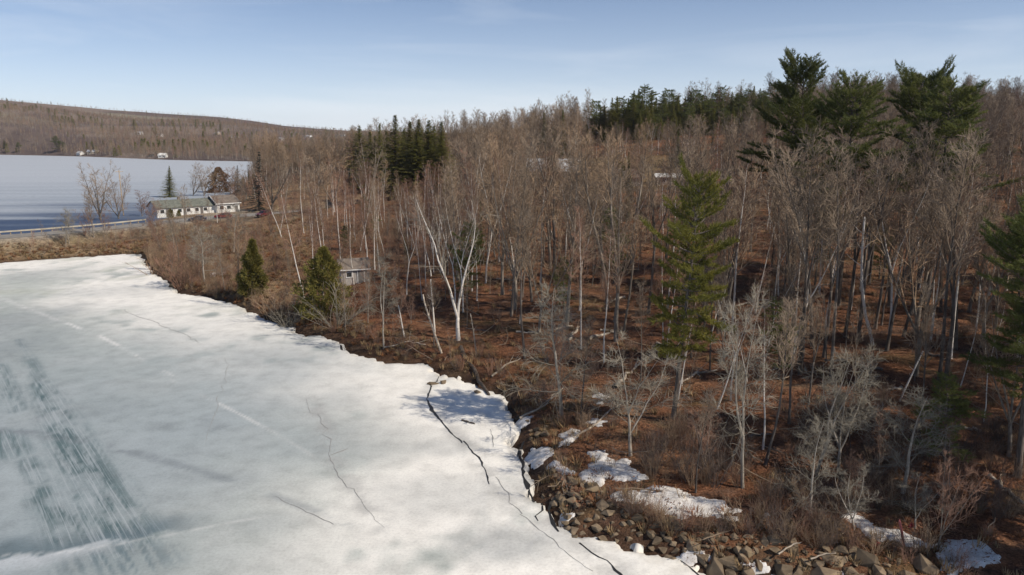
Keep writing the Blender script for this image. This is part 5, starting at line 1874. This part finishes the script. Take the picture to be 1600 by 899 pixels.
HERO = [  # name, key, foot u, v, top v, top u, label, fat
    ("birch_tree", "bigbirch0", 716, 532, 300, 716, "big forked white birch with crooked limbs above the black log", 1.15),
    ("birch_tree", "birch0", 478, 478, 305, 440, "slender white birch leaning left beside the rounded cedar", .9),
    ("birch_tree", "birch2", 440, 372, 272, 404, "white birch leaning left at the gravel lot", .9),
    ("birch_tree", "birch1", 438, 366, 285, 437, "double stemmed white birch at the gravel lot", .9),
    ("birch_tree", "birch3", 475, 366, 250, 466, "tall straight white birch right of the gravel lot", .9),
    ("birch_tree", "birch3", 553, 445, 336, 545, "white birch standing before the grey hut", .9),
    ("birch_tree", "birch0", 908, 545, 330, 905, "slender white birch in the middle of the wood's front", .8),
    ("birch_tree", "birch1", 1195, 565, 395, 1225, "white birch clump leaning right of the yellow green pine", .8),
    ("birch_tree", "birch2", 1180, 490, 300, 1215, "tall white birch behind the leaning clump", .8),
    ("birch_tree", "birch3", 1238, 450, 262, 1300, "white birch leaning strongly right below the tallest pine", .9),
    ("birch_tree", "birch0", 1036, 555, 370, 1040, "thin white birch just left of the yellow green pine", .75),
    ("birch_tree", "birch2", 1120, 640, 420, 1190, "thin bent white birch arching toward the birch clump", .7),
    ("birch_tree", "snag2", 1365, 540, 337, 1345, "crooked bare white birch snag with broken top", .8),
    ("birch_tree", "birch1", 1537, 660, 470, 1580, "leaning white birch in the shade near the right edge", .7),
    ("birch_tree", "birch3", 1500, 606, 440, 1550, "pale birch with dark base in the shade", .7),
    ("birch_tree", "snag1", 1405, 628, 545, 1436, "short pale leaning stem over the dark brush", .7),
    ("birch_tree", "birch0", 1455, 520, 330, 1475, "thin birch in front of the broad dark pine", .7),
    ("birch_tree", "birch2", 745, 470, 260, 740, "pale birch behind the big forked birch", .8),
    ("birch_tree", "birch1", 1130, 420, 240, 1150, "birch pair deep in the wood behind the pine crown", .8),
    ("birch_tree", "birch0", 660, 470, 330, 640, "white birch with curved top left of the big forked birch", .7),
    ("dead_tree", "snag1", 632, 528, 478, 619, "short broken white snag on the bank", 1.0),
    ("dead_tree", "snag0", 690, 552, 462, 655, "pale snag leaning left beside the big forked birch", .8),
    ("dead_tree", "snag1", 679, 520, 437, 671, "straight pale snag with a broken tip left of the big birch", .9),
    ("dead_tree", "snag1", 812, 506, 468, 813, "short pale stub standing in the brown wood", .9),
    ("dead_tree", "snag0", 745, 556, 488, 736, "thin grey dead stem beside the black log", .7),
    ("bare_tree", "scrub0", 877, 652, 452, 848, "grey bank tree with long limbs reaching left over the snow", 1.2),
    ("bare_tree", "scrub2", 985, 712, 535, 985, "tangled pale grey tree above the lumpy snow heap", 1.35),
    ("bare_tree", "scrub1", 1160, 762, 470, 1150, "slim pale tree forking over the dark brush", .8),
    ("bare_tree", "pole2", 1195, 728, 480, 1250, "thick grey tree leaning right on the bank", 1.0),
    ("bare_tree", "scrub1", 1275, 742, 545, 1330, "pale many stemmed tree bending right near the shaded snow", 1.1),
    ("bare_tree", "scrub2", 1310, 735, 560, 1345, "twisted grey tree behind the pale many stemmed one", 1.2),
    ("bare_tree", "scrub0", 1410, 770, 610, 1430, "low spreading grey tree over the shaded snow strip", 1.5),
    ("bare_tree", "scrub2", 1430, 826, 745, 1450, "drooping grey bush tree above the red stake", 1.6),
    ("bare_tree", "scrub2", 1335, 828, 735, 1335, "small pale tree at the start of the shaded snow strip", 1.5),
    ("bare_tree", "pole4", 1385, 548, 290, 1440, "thick dark trunked tree leaning right before the pine row", 1.1),
    ("bare_tree", "maple0", 785, 460, 240, 780, "broad grey maple crown right of the big forked birch", 1.0),
    ("bare_tree", "maple2", 860, 420, 215, 868, "dark trunked spreading tree before the tin roofed house", 1.0),
    ("bare_tree", "maple1", 930, 420, 235, 925, "bare maple with steep pale limbs left of the tan cottage", 1.0),
    ("bare_tree", "scrub3" if False else "scrub1", 600, 545, 400, 590, "thin grey tree on the bank right of the hut", .8),
    ("bare_tree", "sapling1", 540, 520, 395, 537, "thin pale pole tree at the corner of the hut", .9),
    ("bare_tree", "sapling0", 575, 505, 400, 575, "slim sapling in front of the hut's lit wall", .9),
    ("bare_tree", "scrub0", 320, 440, 355, 318, "low branching tree on the grassy point left of the cedars", 1.4),
    ("bare_tree", "sapling0", 352, 455, 370, 335, "slim grey tree leaning left on the grassy point", 1.0),
    ("bare_tree", "sapling1", 372, 460, 345, 368, "grey tree close left of the pointed cedar", 1.1),
    ("bare_tree", "lakemaple0", 158, 352, 256, 150, "wide many limbed bare tree by the lake beyond the guard rail", 1.3),
    ("bare_tree", "lakemaple1", 186, 350, 268, 186, "bare tree close left of the utility pole", 1.1),
    ("bare_tree", "redtree1", 222, 346, 300, 222, "reddish bushy tree at the guard rail's near end", 1.6),
    ("bare_tree", "redtree0", 236, 350, 312, 236, "brown bushy tree hiding the white building's end", 1.7),
    ("bare_tree", "lakemaple1", 318, 312, 252, 320, "pinkish birch like tree behind the white building's right half", 1.3),
    ("bare_tree", "redtree2", 360, 305, 262, 358, "brown bushy tree beside the russet tree", 1.6),
    ("bare_tree", "lakemaple1", 385, 312, 255, 388, "grey bare tree behind the gravel lot", 1.2),
    ("bare_tree", "lakemaple0", 425, 330, 240, 425, "grey bare tree right of the tall open spruce", 1.3),
    ("bare_tree", "lakemaple1", 520, 330, 225, 515, "grey bare tree midway between gravel lot and spruce stand", 1.3),
    ("bare_tree", "maple1", 490, 350, 245, 492, "bare tree with fine crown right of the tall straight birch", 1.2),
    ("bare_tree", "scrub2", 335, 405, 352, 330, "grey twiggy tree on the grassy point before the cars", 1.6),
    ("bare_tree", "redtree1", 268, 425, 380, 268, "rusty twiggy tree at the inner shore of the bay", 1.7),
    ("bare_tree", "scrub1", 103, 386, 328, 101, "small bare tree on the causeway bank", 1.2),
    ("bare_tree", "sapling1", 78, 382, 345, 62, "thin leaning sapling on the causeway bank", 1.0),
    ("bare_tree", "lakemaple0", 300, 312, 255, 312, "bare pinkish tree behind the white building's middle", 1.0),
    ("bare_tree", "scrub0", 365, 395, 320, 368, "dark knotted pollard tree in front of the gravel lot", 1.3),
    ("bare_tree", "lakemaple0", 580, 320, 215, 575, "wide bare crown before the spruce stand's left end", 1.1),
    ("bare_tree", "maple3", 1120, 330, 170, 1170, "reddish fine twigged tree left of the tallest pine", 1.2),
    ("bare_tree", "maple1", 1390, 480, 240, 1395, "grey bare tree spreading before the broad dark pine", 1.1),
    ("bare_tree", "pole0", 700, 430, 270, 690, "tall grey tree behind the curved topped birch", 1.0),
    ("bare_tree", "pole2", 820, 560, 330, 815, "tall straight grey tree at the wood's front edge", 1.0),
    ("bare_tree", "pole3", 975, 520, 330, 985, "tall grey tree behind the tangled pale one", 1.0),
]
for nm, key, u, v, vt, ut, lab, fat in HERO:
    plant_px(nm, key, u, v, vt, lab, "tree", {"birch_tree": G_BIRCH, "bare_tree": G_SHORE, "dead_tree": "dead standing stems"}[nm], ut, fat=fat)

SHRUBS = [("shrub3", 525, 512, 446, "pale arching leafless bush in front of the rounded cedar", 1.6), ("shrub0", 1075, 752, 672, "tall dark upright brush clump beside the slim pale tree", 1.0), ("shrub0", 1020, 738, 680, "dark brush clump right of the lumpy snow heap", 1.0),
          ("shrub0", 1115, 762, 690, "dark brush clump between pine trunk and riprap", 1.1), ("shrub1", 990, 800, 776, "low red twigged bush on top of the riprap", 1.6), ("shrub1", 1110, 826, 798, "red brown bush below the long snow bank", 1.7),
          ("shrub2", 955, 735, 690, "tan weedy clump poking through the lumpy snow", .8), ("shrub1", 1420, 880, 850, "dark red bush at the foot of the red stake", 1.5), ("shrub1", 1500, 897, 868, "purplish bush at the bottom right corner snow", 1.6),
          ("shrub2", 240, 432, 396, "red brown thicket bush at the inner corner of the bay", 1.8), ("shrub1", 285, 448, 402, "rusty bush above the mossy shore boulder", 1.8), ("shrub2", 430, 500, 452, "tan dry bush between the two cedars", 1.8), ("shrub3", 450, 515, 470, "pale bush on the bank below the pointed cedar", 1.2)]
for key, u, v, vt, lab, fat in SHRUBS:
    plant_px("shrub", key, u, v, vt, lab, "shrub", "leafless shrubs on the bank", None, fat=fat)

# ------------------------------------------------------------------ the rest of the wood
def jitter_grid(x0, x1, y0, y1, step, seed):
    g = np.random.default_rng(seed)
    X, Y = np.meshgrid(np.arange(x0, x1, step), np.arange(y0, y1, step))
    X, Y = X.ravel() + g.uniform(-.5, .5, X.size) * step, Y.ravel() + g.uniform(-.5, .5, Y.size) * step
    return X, Y, g


X, Y, g = jitter_grid(-170, 300, 34, 470, 2.7, 5)
S = sdf(X, Y)
dr, _ = seg_dist(X, Y, ROAD)
lawn = poly_sd(X, Y, LAWN)
pad = np.hypot((X - PAD[0]) / 1.5, Y - PAD[1])
Uu = 800 + FPX * X / (Y * CP + 20 * SP)
openf = sstep(0, 14, -(X + 22 + 0.20 * (Y - 90))) * (Y < 300)
prob = np.where(S < 14, np.where(Uu > 1000, 0.18, 0.14), np.where(Uu > 1000, 0.28, 0.40))
prob = np.where((Y > 220), 0.44, prob)
prob = prob * (1 - openf * 0.62)
prob = np.where((openf > 0.5) & (Y < 200), 0.19, prob)
clump = fbm(X / 16, Y / 16, 77, 3)
prob = prob * (0.45 + 1.1 * clump)
prob = np.where(lawn > -2, 0.16, prob)
prob = np.where((S < 2.0) | (dr < 6) | (pad < 13), 0, prob)
prob = np.where((X < -60) & (Y < 245), prob * 0.6, prob)
hutd = np.hypot(X - hx, Y - hy)
prob = np.where(hutd < 4.5, 0, prob)
Dd = np.hypot(X, Y)
low_zone = (Uu > 300) & (Uu < 722 + (Y - 150) * 0.25) & (Y > 85) & (Y < 285)          # brushy ground before the spruce stand
house_zone = (Uu > 822) & (Uu < 1082) & (Y > 125) & (Y < 232)
prob = np.where(house_zone, prob * 1.15, prob)
prob = np.where((Uu > 925) & (Uu < 1205) & (Dd > 262) & (Dd < 335), 0.0, prob)         # open slope below the hilltop evergreens
prob = np.where((Uu < -150) | (Uu > 2100), 0, prob)
ok = g.uniform(0, 1, X.size) < prob
pl_ = np.array(PLACED)
keepm = ok.copy()
idx_ok = np.where(ok)[0]
for i in idx_ok:
    if np.min((pl_[:, 0] - X[i]) ** 2 + (pl_[:, 1] - Y[i]) ** 2) < 1.6:
        keepm[i] = False
X, Y, S, openf, Uu, clump, low_zone = X[keepm], Y[keepm], S[keepm], openf[keepm], Uu[keepm], clump[keepm], low_zone[keepm]
house_zone = house_zone[keepm]
Z = ground_z(X, Y, S)
n = len(X)
roll = g.uniform(0, 1, n)
birchy = fbm(X / 22, Y / 22, 88, 3)
redz = sstep(0.45, 0.62, fbm(X / 25, Y / 25, 99, 3)) * (X < 20)
key, H = [], np.zeros(n)
for i in range(n):
    r_ = roll[i]
    if openf[i] > 0.5 and Y[i] < 235:
        if r_ < 0.45:
            k_, h_ = "redtree%d" % (i % 3), g.uniform(4, 8)
        elif r_ < 0.8:
            k_, h_ = "sapling%d" % (i % 3), g.uniform(4, 8)
        elif r_ < 0.9:
            k_, h_ = "birch%d" % (i % 4), g.uniform(8, 13)
        else:
            k_, h_ = "maple%d" % (i % 4), g.uniform(7, 12)
    elif r_ < 0.12 + 0.25 * (birchy[i] > 0.56):
        k_, h_ = "birch%d" % (i % 4), g.uniform(13, 19)
    elif r_ < (0.26 if Uu[i] < 1000 else 0.2) + 0.3 * redz[i]:
        k_, h_ = "redtree%d" % (i % 3), g.uniform(6, 11)
    elif r_ < 0.48:
        k_, h_ = "sapling%d" % (i % 3), g.uniform(5, 10)
    elif r_ < (0.74 if Uu[i] < 1000 else 0.60):
        k_, h_ = "maple%d" % (i % 4), g.uniform(14, 20)
    elif r_ < 0.965:
        k_, h_ = "pole%d" % (i % 5 if Uu[i] < 1100 else (0, 2, 4)[i % 3]), g.uniform(15, 23)
    else:
        k_, h_ = ("fir0" if i % 2 else "pine4"), g.uniform(4, 11)
    if S[i] < 10 and k_[:3] not in ("fir", "pin"):
        k_, h_ = (("redtree%d" % (i % 3), g.uniform(4, 7)), ("sapling%d" % (i % 3), g.uniform(5, 9)), ("pole%d" % (i % 5), g.uniform(7, 11)), ("scrub%d" % (i % 3), g.uniform(4, 7)), ("redtree%d" % (i % 3), g.uniform(3.5, 6)))[i % 5]
    if low_zone[i]:
        if k_[:4] in ("pole", "mapl"):
            k_ = "redtree%d" % (i % 3)
        h_ = min(h_, g.uniform(3.5, 7.0)) if not k_.startswith("birch") else h_ * 0.75
    if house_zone[i]:
        h_ = min(h_, g.uniform(7.0, 13.5))
    if 900 < Uu[i] < 1225 and 170 < Y[i] < 300:
        h_ = min(h_, g.uniform(7.0, 11.0))
    if Uu[i] > 1000 and S[i] < 26:
        h_ = min(h_, g.uniform(7.0, 12.5))
    if Y[i] > 335:
        h_ *= 0.72
    key.append(k_)
    H[i] = h_
dist = np.hypot(X, Y)
infr = (Uu > -20) & (Uu < 1620)
size = np.where(infr, H / dist, 0)
order = np.argsort(-size)


MARKS_T = [(716, 532, "the forked birch"), (553, 440, "the grey hut"), (1052, 655, "the yellow green pine"), (1238, 440, "the tallest pine"), (742, 600, "the black log"), (505, 495, "the rounded cedar"), (394, 462, "the pointed cedar"), (982, 292, "the tan cottage"),
           (862, 284, "the tin roofed house"), (985, 712, "the tangled grey tree"), (877, 652, "the left reaching bank tree"), (1160, 762, "the slim forking tree"), (1195, 728, "the thick leaning tree"), (1195, 565, "the white birch clump"), (1365, 540, "the crooked birch snag"),
           (1308, 478, "the thick trunked pine"), (1446, 470, "the broad dark pine"), (1475, 735, "the low dense pine"), (1385, 548, "the dark leaning tree"), (1590, 735, "the shaded pine trunk"), (625, 300, "the spruce stand"), (812, 506, "the short pale stub"), (908, 545, "the slender front birch"),
           (1275, 742, "the many stemmed pale tree"), (412, 338, "the maroon car"), (1413, 850, "the red stake"), (1090, 215, "the hilltop evergreens"), (930, 420, "the steep limbed maple"), (785, 460, "the broad grey maple"), (860, 420, "the dark spreading maple"), (1120, 640, "the bent birch"),
           (632, 528, "the broken white snag"), (1537, 660, "the shaded leaning birch"), (1080, 560, "the small young pine"), (320, 440, "the low branching tree"), (660, 470, "the curved topped birch")]


def where_phrase(i):
    u_, v_, _ = proj(X[i], Y[i], Z[i])
    return relation(u_, v_, MARKS_T)


caps = {"bare_tree": 235, "birch_tree": 70, "sapling": 90, "conifer_tree": 26}
cnt = dict.fromkeys(caps, 0)
rest = []
for i in order:
    k_ = key[i]
    nm = "birch_tree" if k_.startswith("birch") else "sapling" if k_.startswith("sapling") else "conifer_tree" if k_[:3] in ("fir", "pin") else "bare_tree"
    if not infr[i] or cnt[nm] >= caps[nm]:
        rest.append(i)
        continue
    cnt[nm] += 1
    look = {"birch1": "twin stemmed birch", "birch": "white birch", "sapli": "thin sapling", "redtr": "reddish bushy tree", "maple": "spreading bare tree", "scrub": "pale crooked tree", "pole1": "forked bare tree", "pole3": "high forked bare tree", "pole4": "triple stemmed bare tree", "fir0": "small evergreen", "pine4": "bushy pine"}
    hp = H[i] / dist[i] * FPX
    adj = ("big " if hp > 190 else "" if hp > 105 else "small ") + (look.get(k_) or look.get(k_[:5]) or "straight bare tree")
    o = plant(nm, k_, X[i], Y[i], H[i], adj + " " + where_phrase(i), "tree", {"birch_tree": "birches of the wood", "sapling": "saplings of the wood", "conifer_tree": "small evergreens in the wood", "bare_tree": "bare trees of the wood"}[nm], z=Z[i], tilt=(g.normal(0, .05), g.normal(0, .05)))
rest = np.array(rest)
skeys = sorted(set(key[i] for i in rest))
srcs = [joined(k_) for k_ in skeys]
instancer("leafless_forest", srcs, np.column_stack([X[rest], Y[rest], Z[rest] - 0.05]), np.column_stack([g.normal(0, .05, len(rest)), g.normal(0, .05, len(rest)), g.uniform(0, 6.28, len(rest))]),
          [H[i] / PROTO[key[i]]["H"] for i in rest], [skeys.index(key[i]) for i in rest], "deep leafless hillside forest of countless grey and reddish trees")

# far woods across the lake and behind the point
def far_tree(seed, mat):
    t, a, b, c = bare_tree(seed=seed, H=12, r0=0.16, base=0.2, limbs=16, limb_len=0.33, ang=(20, 50), up=0.08, kids=5, twigs=3, twig_r=0.035)
    m = MB()
    m.tubes(t, 4, 0)
    m.tubes(a, 3, 1, False)
    m.tubes(b, 3, 1, False)
    m.tubes(c, 3, 1, False)
    return m.mesh("far_tree", [M["bark_pale"] if seed % 2 else M["bark_grey"], M[mat]])


def far_conifer(seed):
    g_ = np.random.default_rng(seed)
    m = MB()
    n_ = 420
    t = g_.uniform(0.05, 1, n_)
    az = g_.uniform(0, 6.28, n_)
    rad = 12 * 0.2 * (1 - t) ** 0.8 * g_.uniform(.4, 1, n_) + 0.1
    tufts(m, np.column_stack([np.cos(az) * rad, np.sin(az) * rad, t * 12]), np.column_stack([np.cos(az), np.sin(az), np.full(n_, .1)]), 1, 1.1, 0.7, .3, 0, g_)
    return m.mesh("far_conifer", [M["spruce_needles"]])


g = np.random.default_rng(77)
N_ = 26000
rr_ = np.sqrt(g.uniform(300 ** 2, 1900 ** 2, N_))
rr_[: N_ // 3] = g.uniform(820, 1250, N_ // 3)
rr_[N_ // 3: N_ // 2] = g.uniform(1700, 2325, N_ // 2 - N_ // 3)
aa = np.arctan((g.uniform(-160, 900, N_) - 800) / FPX)
fx, fy = rr_ * np.sin(aa), rr_ * np.cos(aa)
fs = sdf(fx, fy)
okf = (fs > 2) & ~((fx > -170) & (fx < 300) & (fy < 470))
fx, fy, rr_ = fx[okf], fy[okf], rr_[okf]
fz = ground_z(fx, fy)
nf = len(fx)
con = g.uniform(0, 1, nf) < (0.012 + 0.10 * (fbm(fx / 160, fy / 90, 67, 3) > 0.6))
fsc = g.uniform(0.6, 1.15, nf) * np.interp(rr_, [1700, 2000, 2250, 2320], [1.0, 0.75, 0.62, 0.5])
fidx = np.where(con, g.integers(4, 6, nf), g.integers(0, 4, nf))
instancer("distant_woods", [far_tree(801, "twig_tan"), far_tree(802, "twig_grey"), far_tree(803, "twig_red"), far_tree(804, "twig_grey"), far_conifer(5), far_conifer(6)], np.column_stack([fx, fy, fz - 0.1]), np.column_stack([np.zeros(nf), np.zeros(nf), g.uniform(0, 6.28, nf)]),
          fsc, fidx, "brown leafless woods covering the far hills across the lake")
for u, v, h, lab in [(90, 238, 22, "round dark pine on the far shore"), (30, 238, 14, "dark pine near the far shore at the left edge"), (100, 236, 12, "small dark pine beside the round far shore pine"), (210, 203, 20, "dark spruce above the small white far house"), (345, 204, 16, "dark spruce on the far slope among brown woods"), (318, 222, 16, "dark leaning evergreen clump on the far slope"), (8, 232, 14, "dark evergreen at the far shore's left end")]:
    x, y, z = on_ground(u, v)
    plant("conifer_tree", "pine4" if "pine" in lab else "spruce1", x, y, h, lab, "tree", "evergreens across the lake", z=z, fat=1.3)

# windfall through the wood
for k in range(18):
    u_ = random.uniform(690, 1540)
    v_ = random.uniform(440, 690) if u_ > 900 else random.uniform(430, 540)
    du_, dv_ = random.uniform(22, 48) * random.choice((-1, 1)), random.uniform(-9, 9)
    log([(u_, v_), (u_ + du_ / 2, v_ + dv_ / 2), (u_ + du_, v_ + dv_)], random.uniform(0.09, 0.17), M["dead_wood"] if k % 3 else M["bark_dark"], ("grey" if k % 3 else "dark") + " fallen log " + relation(u_, v_, MARKS_T), branches=random.randint(1, 5))["group"] = "windfall logs in the wood"

# ------------------------------------------------------------------ undergrowth, grass and litter
def scatter_poly(polys, dens, seed):
    g_ = np.random.default_rng(seed)
    out = []
    for px, dn in polys:
        P = np.array([on_ground(u, v)[:2] for u, v in px])
        lo, hi = P.min(0), P.max(0)
        m = int((hi - lo).prod() * dn * dens)
        q_ = g_.uniform(lo, hi, (m, 2))
        out.append(q_[inside(q_[:, 0], q_[:, 1], P)])
    return np.concatenate(out), g_


BRUSH = [([(1000, 745), (1000, 690), (1060, 665), (1170, 690), (1180, 765), (1090, 772)], 1.5), ([(930, 780), (1010, 800), (1060, 822), (1180, 822), (1180, 840), (1060, 840), (1000, 816)], 3.5), ([(1180, 850), (1180, 770), (1300, 780), (1340, 866)], 2.4),
         ([(1250, 790), (1200, 640), (1380, 620), (1600, 700), (1600, 820), (1420, 800)], 0.9), ([(228, 418), (225, 385), (330, 385), (380, 440), (340, 466), (275, 450)], 1.0), ([(590, 400), (600, 330), (700, 320), (730, 400), (650, 430)], 0.22),
         ([(380, 480), (340, 440), (540, 480), (600, 540), (540, 538), (440, 503)], 0.5), ([(60, 398), (60, 372), (220, 362), (220, 392)], 0.2), ([(222, 390), (222, 352), (300, 352), (420, 352), (470, 420), (380, 440)], 0.22), ([(560, 420), (560, 350), (720, 330), (740, 430)], 0.25), ([(600, 566), (600, 530), (730, 540), (800, 600), (700, 586)], 0.35), ([(800, 640), (830, 600), (940, 620), (1000, 680), (880, 690)], 0.4), ([(1330, 870), (1340, 855), (1450, 865), (1530, 890), (1460, 880)], 1.8)]
bp, g = scatter_poly(BRUSH, 1.0, 3)
bs = sdf(bp[:, 0], bp[:, 1])
bp = bp[bs > 0.5]
bz = ground_z(bp[:, 0], bp[:, 1])
nb_ = len(bp)
yy = bp[:, 1]
bidx = np.where(bp[:, 0] < -22, g.choice([1, 2], nb_), g.choice([0, 0, 1, 2], nb_))
instancer("undergrowth", [joined("shrub0"), joined("shrub1"), joined("shrub2")], np.column_stack([bp, bz]), np.column_stack([g.normal(0, .12, nb_), g.normal(0, .12, nb_), g.uniform(0, 6.28, nb_)]), g.uniform(0.28, 0.85, nb_), bidx, "dense leafless brush covering the bank behind riprap and shore")

# shrub layer through the whole wood
X2, Y2, g = jitter_grid(-120, 220, 40, 300, 2.2, 15)
S2 = sdf(X2, Y2)
k2 = (S2 > 1.2) & (g.uniform(0, 1, X2.size) < 0.10 + 0.25 * (fbm(X2 / 14, Y2 / 14, 5, 3) > 0.55)) & (seg_dist(X2, Y2, ROAD)[0] > 6) & (np.hypot((X2 - PAD[0]) / 1.5, Y2 - PAD[1]) > 14) & (poly_sd(X2, Y2, LAWN) < -2)
X2, Y2 = X2[k2], Y2[k2]
n2_ = len(X2)
instancer("forest_understorey", [joined("shrub0"), joined("shrub1"), joined("sapling2"), joined("sapling0")], np.column_stack([X2, Y2, ground_z(X2, Y2)]), np.column_stack([g.normal(0, .1, n2_), g.normal(0, .1, n2_), g.uniform(0, 6.28, n2_)]), g.uniform(0.3, 0.8, n2_), g.integers(0, 4, n2_), "thin brush and seedlings scattered under the bare wood")


def tuft_mesh(seed, mat, n_=26, h=0.55, w=0.035, lean=0.6):
    g_ = np.random.default_rng(seed)
    m = MB()
    a = g_.uniform(0, 6.28, n_)
    o_ = np.column_stack([np.cos(a), np.sin(a), np.zeros(n_)]) * g_.uniform(0, .25, n_)[:, None]
    d_ = np.column_stack([np.cos(a) * lean * g_.uniform(.2, 1.4, n_), np.sin(a) * lean * g_.uniform(.2, 1.4, n_), np.ones(n_)])
    d_ /= np.linalg.norm(d_, axis=1)[:, None]
    sv = np.column_stack([-np.sin(a), np.cos(a), np.zeros(n_)]) * w
    tip = o_ + d_ * (h * g_.uniform(.5, 1.2, n_))[:, None]
    m.add(np.stack([o_ - sv, o_ + sv, tip], 1).reshape(-1, 3), None, np.arange(n_ * 3).reshape(-1, 3))
    return m.mesh("grass_tuft", [M[mat]])


def leaf_mesh(seed):
    g_ = np.random.default_rng(seed)
    m = MB()
    for k in range(70):
        c = g_.normal(0, .55, 3) * np.array([1, 1, 0.0]) + np.array([0, 0, g_.uniform(0.01, .07)])
        a = g_.uniform(0, 6.28)
        s_ = g_.uniform(.035, .07)
        q_ = np.array([[-1, -.7, g_.normal(0, .25)], [1, -.7, g_.normal(0, .25)], [1, .7, g_.normal(0, .25)], [-1, .7, g_.normal(0, .25)]]) * s_
        q_[:, :2] = q_[:, :2] @ np.array([[math.cos(a), math.sin(a)], [-math.sin(a), math.cos(a)]])
        m.add(q_ + c, [[0, 1, 2, 3]])
    return m.mesh("leaf_clump", [M["litter"]])


def stick_mesh(seed):
    g_ = np.random.default_rng(seed)
    m = MB()
    q_, _ = shoot(g_, np.array([-1.2, 0, .08]), np.array([1.0, 0, 0.02]), 2.4, 6, .22, 0)
    P = [(q_, .03 * np.linspace(1, .4, 6))]
    for k in range(4):
        i = int(g_.integers(1, 5))
        w, _ = shoot(g_, q_[i], perp_rot(unit(q_[i + 1] - q_[i]), R(g_.uniform(25, 60)), g_.uniform(0, 6.28)), g_.uniform(.3, .9), 6, .15, 0)
        P.append((w, .014 * np.linspace(1, .4, 6)))
    m.tubes(P, 4)
    return m.mesh("stick", [M["twig_grey"]])


g = np.random.default_rng(9)
th = g.uniform(R(-48), R(52), 60000)
rr2 = np.sqrt(g.uniform(34 ** 2, 190 ** 2, 60000))
lx_, ly_ = rr2 * np.sin(th), rr2 * np.cos(th)
ls = sdf(lx_, ly_)
lop = sstep(0, 14, -(lx_ + 22 + 0.20 * (ly_ - 90)))
ldr, _ = seg_dist(lx_, ly_, ROAD)
gm = (ls > 0.4) & (ldr > 5) & (np.hypot((lx_ - PAD[0]) / 1.5, ly_ - PAD[1]) > 12)
gmask = gm & (g.uniform(0, 1, 60000) < (0.06 + 0.7 * lop + 0.6 * (ls < 5)) * (0.3 + 1.0 * fbm(lx_ / 6, ly_ / 6, 4, 3)))
gp = np.column_stack([lx_[gmask], ly_[gmask]])
ng_ = len(gp)
instancer("dry_grass", [tuft_mesh(1, "dry_grass"), tuft_mesh(2, "dry_fern", 30, .5, .04, 1.0), tuft_mesh(3, "dry_grass", 20, .7, .03, .5)], np.column_stack([gp, ground_z(gp[:, 0], gp[:, 1]) - .03]), np.column_stack([np.zeros((ng_, 2)), g.uniform(0, 6.28, ng_)]), g.uniform(.6, 1.5, ng_), g.integers(0, 3, ng_), "dry tan grass and dead fern tufts on bank and point")
lmask = gm & (ls > 2) & (g.uniform(0, 1, 60000) < 0.30 * (1 - lop * .7)) & (rr2 < 150)
lp = np.column_stack([lx_[lmask], ly_[lmask]])
nl = len(lp)
instancer("fallen_leaves", [leaf_mesh(1), leaf_mesh(2)], np.column_stack([lp, ground_z(lp[:, 0], lp[:, 1])]), np.column_stack([np.zeros((nl, 2)), g.uniform(0, 6.28, nl)]), g.uniform(.8, 1.2, nl), g.integers(0, 2, nl), "rust brown fallen leaves covering the forest floor")
smask = gm & (ls > 1) & (g.uniform(0, 1, 60000) < 0.035)
sp_ = np.column_stack([lx_[smask], ly_[smask]])
ns_ = len(sp_)
instancer("fallen_twigs", [stick_mesh(1), stick_mesh(2), stick_mesh(3)], np.column_stack([sp_, ground_z(sp_[:, 0], sp_[:, 1])]), np.column_stack([g.normal(0, .06, (ns_, 2)), g.uniform(0, 6.28, ns_)]), g.uniform(.5, 1.9, ns_), g.integers(0, 3, ns_), "pale fallen twigs and sticks littering the forest floor")

# ------------------------------------------------------------------ air
hz_ = MB().box((0, 2400, 75), (9000, 5900, 164)).build("haze", None)
hm, N, L, P = node_mat("thin_air")
N.remove(P)
pv = N.new("ShaderNodeVolumePrincipled")
pv.inputs["Color"].default_value = (0.86, 0.91, 1.0, 1)
pv.inputs["Density"].default_value = 0.00005
pv.inputs["Anisotropy"].default_value = 0.1
L.new(pv.outputs["Volume"], N["Material Output"].inputs["Volume"])
hz_.data.materials.clear()
hz_.data.materials.append(hm)
tag(hz_, "thin bluish spring haze over lake and hills", None, kind="stuff")
